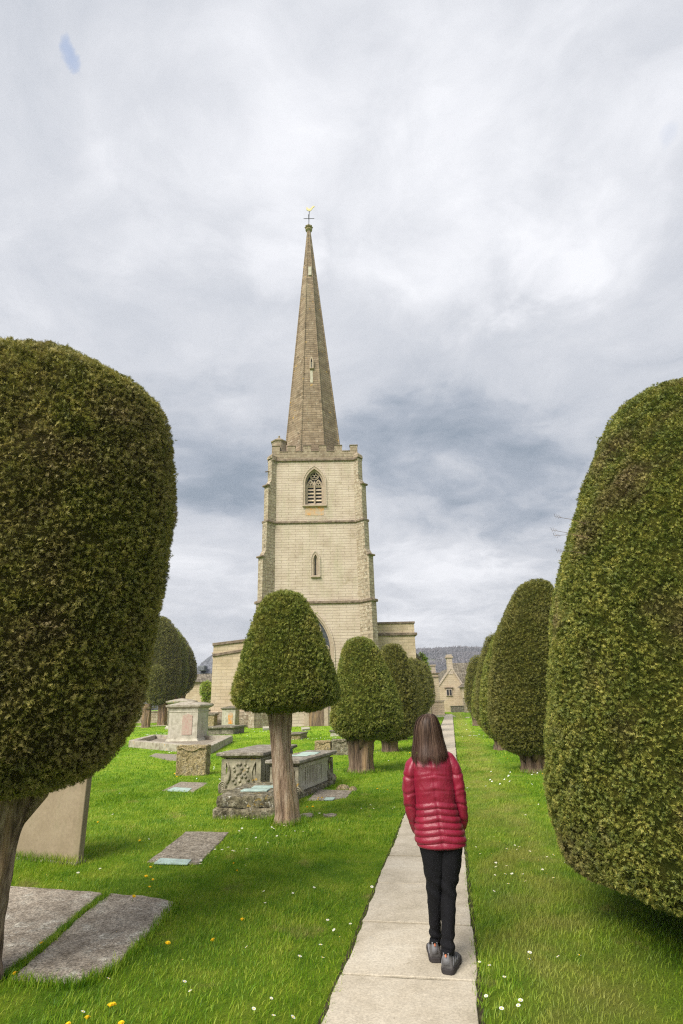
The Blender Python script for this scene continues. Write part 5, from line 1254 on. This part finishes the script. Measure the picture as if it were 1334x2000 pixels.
# collar hidden by the hair, sleeves
cz = pw(841, 1467)[1]; MB().loft([ering(pw(841, 1467)[0]-OX, PY+.02-OY, z-OZ, a_, b_, 32) for z, a_, b_ in ((cz-.03, .075, .068), (cz, .066, .060), (cz+.035, .063, .058), (cz+.035, .055, .05), (cz, .057, .052))], cap=False).build('collar', M['jacket'], jk, True)
def sleeve(rows):
    """rows: (py, xl, xr, dy)"""
    A = []
    for py, xl, xr, dy in rows:
        xa, z = pw(xl, py); xb, _ = pw(xr, py); A.append((z, (xa+xb)/2, (xb-xa)/2, PY+dy))
    Q = interp_rows(A, 110); rings = []; zt, zb = A[0][0], A[-1][0]; sm_ = [zt-(zt-zb)*f for f in (.27, .47, .64, .83)]
    for k, (z, cx, a, cy) in enumerate(Q):
        rg = []
        for i in range(40):
            th = 2*PI*i/40; zz = z
            e = min(abs(zz-s_+.008*math.sin(th*2+s_*40)) for s_ in sm_)
            r = 1+.04-.10*math.exp(-(e/.008)**2)+.03*math.exp(-((e-.02)/.014)**2)
            x, y = cx+a*r*math.cos(th), cy+min(a*1.08, .062)*r*math.sin(th)
            r2 = 1+.13*mnoise.noise(Vector((x*24, y*24, zz*20)))
            rg.append(L3(cx+(x-cx)*r2, cy+(y-cy)*r2, z))
        rings.append(rg)
    return MB().loft(rings).build('sleeve', M['jacket'], jk, True)
sleeve([(1474, 812, 826, 0), (1478, 803, 824, 0), (1486, 795, 820, 0), (1500, 790, 816, -.01), (1520, 787, 813, -.01), (1545, 786.5, 812, -.005), (1567, 789, 814, .0), (1590, 794, 815.5, .015), (1609, 800, 817, .035), (1622, 805, 818, .055), (1631, 809, 821, .08), (1634, 812, 822, .10)])
sleeve([(1468, 864, 876, 0), (1472, 865, 883, 0), (1480, 869, 889, 0), (1495, 874, 897, -.01), (1515, 878, 903, -.01), (1540, 881, 907.5, -.005), (1560, 885, 910, .0), (1580, 890, 913, .01), (1602, 895, 915.5, .03), (1618, 898, 914, .055), (1627, 898, 911, .08), (1631, 898, 907, .10)])
# trousers: two legs joined in the seat
def leg(rows):
    A = []
    for py, xl, xr, y, b in rows:
        xa, z = W(xl, py, y); xb, _ = W(xr, py, y); A.append((z, (xa+xb)/2, (xb-xa)/2, y, b))
    return A
lg1 = leg([(1640, 818, 872, PY, .115), (1652, 819.5, 872, PY, .115), (1684, 825, 869, PY+.01, .105), (1720, 831.5, 865, PY+.02, .092), (1747, 834, 863.5, PY+.03, .082), (1770, 836, 863, PY+.045, .07), (1792, 838, 861, PY+.06, .066), (1818, 839, 861.5, 4.80, .06), (1843, 839.5, 861.5, 4.82, .058)])
lg2 = leg([(1640, 850, 903.5, PY, .115), (1652, 850, 903, PY, .115), (1680, 853, 900.5, PY, .108), (1708, 856.5, 895.4, PY-.005, .094), (1735, 859, 891, PY-.01, .08), (1762, 861.5, 890, PY-.025, .072), (1800, 862, 888.6, PY-.05, .066), (1835, 861.5, 887.5, PY-.07, .062), (1861, 860.5, 887.2, PY-.08, .064)])
tb = MB()
for A in (lg1, lg2):
    Q = interp_rows(A, 130); rings = []
    for z, cx, a, cy, b in Q:
        rg = []
        for (x, y, zz) in ering(cx, cy, z, a, b, 48, 2.2):
            d = .006*mnoise.noise(Vector((x*16, y*16, zz*7)))+.004*mnoise.noise(Vector((x*30+zz*20, y*30, zz*22)))
            kz = zz-.48
            d += .005*math.sin(kz*60+x*40)*math.exp(-(kz/.09)**2)+(.006*math.sin(zz*90+x*20)*math.exp(-((zz-.16)/.05)**2))
            v_ = Vector((x-cx, y-cy, 0)).normalized()*d; rg.append(L3(x+v_.x, y+v_.y, zz))
        rings.append(rg)
    tb.loft(rings)
tb.build('trousers', M['trouser'], walker, True)
# walking shoes
def shoe(hx, hy, yaw, lab):
    o = MB(); c_, s_ = math.cos(yaw), math.sin(yaw)
    def T(x, y, z): return L3(hx+x*c_+y*s_, hy-x*s_+y*c_, z+.02)
    prof = [(0.0, .030, .034, .10, .000), (.012, .038, .041, .112, .0), (.04, .042, .043, .112, .0), (.075, .042, .043, .10, 0), (.11, .043, .045, .085, .0), (.15, .043, .043, .068, .0), (.19, .047, .046, .056, .002), (.225, .043, .042, .046, .004), (.252, .030, .030, .036, .008), (.268, .012, .012, .024, .014)]
    rings = []
    for y, wl, wr, h, dz in prof:
        rg = []
        for i in range(20):
            a = PI*i/19; x = -math.cos(a)*(wr if a > PI/2 else wl)*(1-.25*math.sin(a)**6); rg.append(T(x, y, .018+dz+(h-.018)*math.sin(a)**.75))
        rings.append(rg)
    up_ = o.loft(rings).build('shoe', M['shoe'], walker, True)
    rings = []
    for y, wl, wr, h, dz in [(-.008, .024, .026, 0, 0)]+prof+[(.276, .008, .008, 0, .016)]:
        k = 1.10; zt_ = .030+.006*math.sin(y*40)+dz*.8; heel = 0.0 if (y < .085 or y > .12) else .006
        rings.append([T(-wl*k, y, dz+heel), T(wr*k, y, dz+heel), T(wr*k*1.04, y, zt_*.6), T(wr*k, y, zt_), T(-wl*k, y, zt_), T(-wl*k*1.04, y, zt_*.6)])
    MB().loft(rings).build('sole', M['sole'], up_, bevel=.003)
    MB().loft([[T(x, y, z) for x, y in ((-.020, -.006+z*.06), (.020, -.006+z*.06), (.020, .02), (-.020, .02))] for z in (.05, .08, .112, .118)]).build('heel_tab', M['shoe_light'], up_, True)
    for s in (-1, 1):
        for k in range(3): MB().tube([T(s*.039, .02+.05*k, .045), T(s*.040, .045+.05*k, .066-.006*k), T(s*.032, .055+.05*k, .085-.014*k)], .0045, 5).build('overlay', M['shoe_light'], up_, True)
    MB().loft([[T(x, y, z) for x, y in ((-.005, -.010), (.005, -.010), (.005, -.002), (-.005, -.002))] for z in (.098, .112)]).build('pull_tab', M['orange_tab'], up_)
    cr0 = [T(.036*math.cos(a), .036+.040*math.sin(a), .108) for a in [2*PI*i/18 for i in range(18)]]; cr1 = [T(.032*math.cos(a), .036+.036*math.sin(a), .124) for a in [2*PI*i/18 for i in range(18)]]
    MB().loft([cr0, cr1]).build('sock', M['trouser'], up_, True)
h1 = G(851, 1880, .02); h2 = G(877, 1903, .02)
shoe(W(851, 1875, h1[1])[0], h1[1]+.0, R(4), 'left'); shoe(h2[0]-.012, h2[1], R(24), 'right')

# hair: a full under-layer with separate locks combed over it
hr_rows = []
for py, xl, xr, dy, b in ((1393.6, 833, 840, -.02, .012), (1396, 826, 846, -.01, .045), (1401, 819, 850.5, .0, .080), (1410, 813.5, 855, .005, .100), (1424, 810.5, 860, .01, .112), (1440, 809.5, 863.5, .012, .112), (1455, 807.5, 867.5, .005, .108), (1468, 805, 871, -.012, .105), (1477, 804, 872.5, -.030, .098), (1484, 806, 871, -.040, .085)):
    xa, z = pw(xl, py); xb, _ = pw(xr, py); hr_rows.append((z, (xa+xb)/2, (xb-xa)/2, PY+dy, b))
HQ = interp_rows(hr_rows, 60); rings = []
for z, cx, a, cy, b in HQ[:46]: rings.append([L3(*p) for p in ering(cx, cy, z, a*.94, b*.95, 48, 2.1)])
hair = MB().loft(rings).build('hair', M['hair'], walker, True)
g_ = np.random.default_rng(3); V = []; F = []
ns = 2600; nseg = 14
zt_, zb_ = HQ[0][0], HQ[-1][0]
hz = HQ[::-1]
def hs_at(z, th, off):
    z_ = max(min(z, zt_), zb_); cx = np.interp(z_, hz[:, 0], hz[:, 1]); a = np.interp(z_, hz[:, 0], hz[:, 2]); cy = np.interp(z_, hz[:, 0], hz[:, 3]); b = np.interp(z_, hz[:, 0], hz[:, 4])
    return cx+(a+off)*math.cos(th), cy+(b+off)*math.sin(th), z
for i in range(ns):
    th = g_.uniform(PI*.93, PI*2.07) if g_.uniform() < .8 else g_.uniform(0, 2*PI)
    lock = round(th*8)/8; drift = g_.normal(0, .05)+(lock-th)*.30; off = g_.uniform(-.003, .006)+.004*math.sin(th*19)+.003*math.sin(th*43+1)
    zend = pw(840, g_.triangular(1452, 1480, 1492)+5.0*math.sin(lock*9+1)+5*math.sin(lock*23))[1]; wd = g_.uniform(.0010, .0026); ph = g_.uniform(0, 6)
    front = math.sin(th) > .2
    if front: zend = max(zend, pw(840, 1402)[1]) if abs(math.cos(th)) < .75 else zend
    zs_ = zt_-.004-g_.uniform(0, .02)*(g_.uniform() < .5); pts = []
    for k in range(nseg+1):
        f = k/nseg; z = zs_-(zs_-zend)*f**1.25; a_ = th+drift*f+.03*math.sin(f*6+ph)*f
        x, y, z = hs_at(z, a_, off+.003*math.sin(f*5+ph)*f)
        if z < zb_: y -= .0
        pts.append(Vector((x-OX, y-OY, z-OZ)))
    b0 = len(V)
    for k, p in enumerate(pts):
        tg = Vector((-math.sin(th), math.cos(th), 0)); w_ = wd*(1-.75*(k/nseg)**3); V.append(tuple(p-tg*w_)); V.append(tuple(p+tg*w_))
    for k in range(nseg): F.append((b0+2*k, b0+2*k+1, b0+2*k+3, b0+2*k+2))
np_mesh('strands', np.array(V), np.array(F), M['hair'], hair, True)

# ------------------------------------------------------------------ grass
for px, r_ in (((-2.62, 4.6), .2), ((3.45, 5.0), .3)): excl([(px[0]+r_*math.cos(a), px[1]+r_*math.sin(a)) for a in [k*PI/4 for k in range(8)]])
excl([(-12, 50), (7, 50), (7, 80), (-12, 80)])
gx = SN(77); gr_ = np.random.default_rng(9)
def blades(n, y0, y1, hgt, wid, spread=.80, powr=1.0):
    # density uniform per area within a wedge wider than the view
    y = np.sqrt(gr_.uniform(y0*y0, y1*y1, n)); x = gr_.uniform(-1, 1, n)*(y*spread+1.6)
    P = np.stack([x, y], 1)
    u = x*pc-y*ps; jit = gr_.uniform(-.04, .012, n)
    k = ~((u > PATH_U0-jit*1.0) & (u < PATH_U1+jit))
    for poly in EXCL:
        lo, hi = poly.min(axis=0)-.05, poly.max(axis=0)+.05
        c_ = (P[:, 0] > lo[0]) & (P[:, 0] < hi[0]) & (P[:, 1] > lo[1]) & (P[:, 1] < hi[1])
        ii = np.where(c_)[0]
        if len(ii):
            q = P[ii]+gr_.normal(0, .012, (len(ii), 2)); k[ii[inside(q, poly)]] = False
    P = P[k]; n = len(P)
    Q = np.column_stack([P, np.zeros(n)])
    lush = gx(Q, .35)*.22+gx(Q, 1.3)*.2
    h = hgt*gr_.uniform(.45, 1.25, n)*np.clip(1+lush, .45, 1.8); w = wid*gr_.uniform(.7, 1.3, n)
    a = gr_.uniform(0, 2*PI, n); la = gx(Q, .5)*1.2+gr_.normal(0, 1.1, n); lean = h*np.abs(gr_.normal(.6, .35, n))
    s = np.stack([np.cos(a), np.sin(a), np.zeros(n)], 1)*w[:, None]*.5; d = np.stack([np.cos(la), np.sin(la), np.zeros(n)], 1)*lean[:, None]
    b = np.column_stack([P, np.full(n, -.003)]); m_ = b+d*.35+np.array([0, 0, 1])*(h*.6)[:, None]; tp = b+d+np.array([0, 0, 1])*(h*.97)[:, None]
    V = np.stack([b-s, b+s, m_+s*.75, m_-s*.75, tp], 1)
    return V.reshape(-1, 3), n
def blade_mesh(parts, name):
    V = np.concatenate([p[0] for p in parts]); n = sum(p[1] for p in parts); b = np.arange(n)[:, None]*5
    F = np.concatenate([b+np.array([[0, 1, 2]]), b+np.array([[0, 2, 3]]), b+np.array([[3, 2, 4]])])
    o = np_mesh(name, V, F, M['grass']); o['kind'] = 'stuff'; return o
tag(blade_mesh([blades(210000, 2.6, 8.0, .042, .0042), blades(230000, 8.0, 16, .045, .0075), blades(170000, 16, 34, .05, .016), blades(90000, 34, 85, .07, .04)], 'grass'), 'bright green mown grass of the churchyard lawn', 'grass')
# taller tufts where the mower does not reach
tf = []
def tuft_ring(cx, cy, r, n, h=.10):
    a = gr_.uniform(0, 2*PI, n); q = r+np.abs(gr_.normal(0, .05, n)); return np.stack([cx+q*np.cos(a), cy+q*np.sin(a)], 1)
def tufts_along(pts, n, sd_=.03):
    pts = np.array(pts); i = gr_.integers(0, len(pts)-1, n); f = gr_.uniform(0, 1, n)[:, None]; return pts[i]*(1-f)+pts[i+1]*f+gr_.normal(0, sd_, (n, 2))
T_ = [(tuft_ring(x0, 9.81, .26, 900), .11, .006), (tuft_ring(.34, 16.3, .42, 700), .12, .01), (tuft_ring(4.6, 15.4, .4, 700), .12, .01),
      (tufts_along([(hx0, hy0-.06), (hx1, hy1-.06)], 900, .04), .12, .005), (tufts_along([(bl[0], bl[1]-.05), (br[0]+.05, br[1]-.05)], 500, .03), .08, .005),
      (tufts_along([G(212, 1750), G(160, 1786), G(109, 1832), G(52, 1880), G(10, 1912)], 2200, .022), .05, .005),
      (tufts_along([G(20, 1920), G(150, 1930), G(225, 1897), G(312, 1808), G(348, 1764)], 1500, .03), .07, .005)]
for P, h0, w0 in T_:
    n = len(P); h = h0*gr_.uniform(.4, 1.2, n); a = gr_.uniform(0, 2*PI, n); la = gr_.uniform(0, 2*PI, n)
    s = np.stack([np.cos(a), np.sin(a), np.zeros(n)], 1)*w0*.5; d = np.stack([np.cos(la), np.sin(la), np.zeros(n)], 1)*(h*.5)[:, None]
    b = np.column_stack([P, np.full(n, .0)]); up_ = np.array([0, 0, 1])
    tf.append((np.stack([b-s, b+s, b+d*.35+up_*(h*.6)[:, None]+s*.7, b+d*.35+up_*(h*.6)[:, None]-s*.7, b+d+up_*h[:, None]], 1).reshape(-1, 3), n))
tag(blade_mesh(tf, 'tall_grass'), 'longer unmown grass round the tree feet and stone edges', 'grass')

# ------------------------------------------------------------------ flowers
M['petal_y'] = plain('yellow_petals', (.88, .60, .01), .6, .3, .12, 90); M['petal_w'] = plain('white_petals', (.80, .80, .78), .6, .3, .05, 90); M['stem'] = plain('green_stem', (.12, .24, .03), .6)
def flower_meshes():
    d = MB()
    for k in range(3):
        for i in range(14):
            a = 2*PI*(i+k*.33)/14; r = .019-.005*k; z = .0+.004*k; c_, s_ = math.cos(a), math.sin(a)
            d.add([(0, 0, z), (c_*r-s_*.003, s_*r+c_*.003, z+.006-.001*k), (c_*r*1.1, s_*r*1.1, z+.005), (c_*r+s_*.003, s_*r-c_*.003, z+.006-.001*k)], [(0, 1, 2, 3)])
    d.lathe([(.006, -.006), (.010, .0), (.008, .010), (.001, .013)], 8)
    return d
def first(name, label, cat, group, hd, stem_h, mat, r):
    o = thing(name, label, cat, (0, 0, 0), 0, group)
    h = hd.build('flower_head', M[mat], o); h.location = (0, 0, stem_h)
    s = MB().tube([(.003, 0, -.01), (.0, .002, stem_h*.5), (0, 0, stem_h)], r, 5).build('stem', M['stem'], o); return o
dan = first('dandelion', 'yellow dandelion in bloom in the lawn', 'dandelion', 'dandelions scattered over the lawn', flower_meshes(), .055, 'petal_y', .0018)
dz = MB()
for i in range(12):
    a = 2*PI*i/12; c_, s_ = math.cos(a), math.sin(a); r = .0095; dz.add([(c_*.002, s_*.002, 0), (c_*r-s_*.002, s_*r+c_*.002, .001), (c_*r*1.1, s_*r*1.1, .001), (c_*r+s_*.002, s_*r-c_*.002, .001)], [(0, 1, 2, 3)])
dz.k = 1; dz.lathe([(.003, 0), (.0028, .002), (.001, .003)], 8)
dai = thing('daisy', 'tiny white daisy open in the lawn', 'daisy', (0, 0, 0), 0, 'daisies sprinkled over the lawn')
h = dz.build('flower_head', [M['petal_w'], M['petal_y']], dai); h.location = (0, 0, .038)
MB().tube([(0, 0, -.01), (0, 0, .038)], .0009, 4).build('stem', M['stem'], dai)
def dup(o, loc, rz, tilt, sc):
    r_ = o.copy(); col.objects.link(r_); r_.location = loc; r_.rotation_euler = (tilt[0], tilt[1], rz); r_.scale = (sc,)*3
    for ch in o.children: k = ch.copy(); col.objects.link(k); k.parent = r_
    return r_
DL = [(191, 1607), (274, 1640), (463, 1700), (284, 1713), (297, 1716), (291, 1731), (258, 1751), (18, 1727), (84, 1838), (33, 1901), (213, 1966), (217, 1962), (169, 1990), (135, 1997), (237, 1997), (326, 1843), (473, 1798), (457, 1686), (421, 1837), (292, 1695), (623, 1559), (619, 1563), (627, 1560), (601, 1579), (610, 1577), (737, 1542), (757, 1543), (345, 1517), (340, 1512), (433, 1508), (984, 1479), (990, 1482), (1040, 1500), (1056, 1506), (1060, 1512), (800, 1471), (715, 1506)]
for i, (px, py) in enumerate(DL):
    x, y = G(px, py, .05); a = dict(loc=(x, y, 0), rz=random.uniform(0, 6), tilt=(random.uniform(-.3, .5), random.uniform(-.3, .3)), sc=random.uniform(.7, 1.05)*(1 if y < 9 else 1.3))
    if i == 0: dan.location = a['loc']; dan.rotation_euler.z = a['rz']
    else: dup(dan, **a)
gd = SN(31); cnt = 0
while cnt < 290:
    y = math.sqrt(random.uniform(3.4**2, 11**2)); x = random.uniform(-.72, .62)*y; P = np.array([[x, y]]); u = x*pc-y*ps
    if PATH_U0-.03 < u < PATH_U1+.03 or any(inside(P, e)[0] for e in EXCL): continue
    if gd(np.array([[x, y, 0]]), .45)[0]+random.uniform(-.9, .9) < .2: continue
    if cnt == 0: dai.location = (x, y, 0)
    else: dup(dai, (x, y, 0), random.uniform(0, 6), (random.uniform(-.3, .6), random.uniform(-.3, .3)), random.uniform(1.0, 1.5))
    cnt += 1
n = 9000; y = np.sqrt(gr_.uniform(11**2, 45**2, n)); x = gr_.uniform(-.75, .62, n)*y; u = x*pc-y*ps
k = ~((u > PATH_U0-.05) & (u < PATH_U1+.05)) & (gd(np.stack([x, y, 0*x], 1), .22)+gd(np.stack([x, y, 0*x], 1), .8)*.7+gr_.uniform(-.7, .7, n) > 1.15)
for e in EXCL: k &= ~inside(np.stack([x, y], 1), e)
x, y = x[k], y[k]; n = len(x); a = gr_.uniform(0, 6, n); r_ = .011+.0006*y; V = np.empty((n, 6, 3)); hz_ = gr_.uniform(.035, .06, n)
for q in range(6):
    V[:, q, 0] = x+r_*np.cos(a+q*PI/3); V[:, q, 1] = y+r_*np.sin(a+q*PI/3)*.8; V[:, q, 2] = hz_+.012*np.sin(a*3)*np.cos(q*PI/3)
dc = np_mesh('daisies', V.reshape(-1, 3), np.arange(n*6).reshape(-1, 6), M['petal_w']); dc['kind'] = 'stuff'; tag(dc, 'specks of white daisies across the far lawn', 'daisies')

# ------------------------------------------------------------------ air
hzm = bpy.data.materials.new('haze_air'); hzm.use_nodes = True; hzm.node_tree.nodes.clear(); t = NT(hzm.node_tree)
pv = t.n('ShaderNodeVolumePrincipled', {'Color': (.86, .90, .97, 1), 'Density': .0005, 'Anisotropy': .2})
t.L.new(pv.outputs[0], t.n('ShaderNodeOutputMaterial').inputs['Volume'])
hz_o = MB().box((0, 620, 48), (3260, 1860, 98)).build('haze', hzm); hz_o['kind'] = 'stuff'; tag(hz_o, 'thin pale haze in the air towards the hill', 'haze')
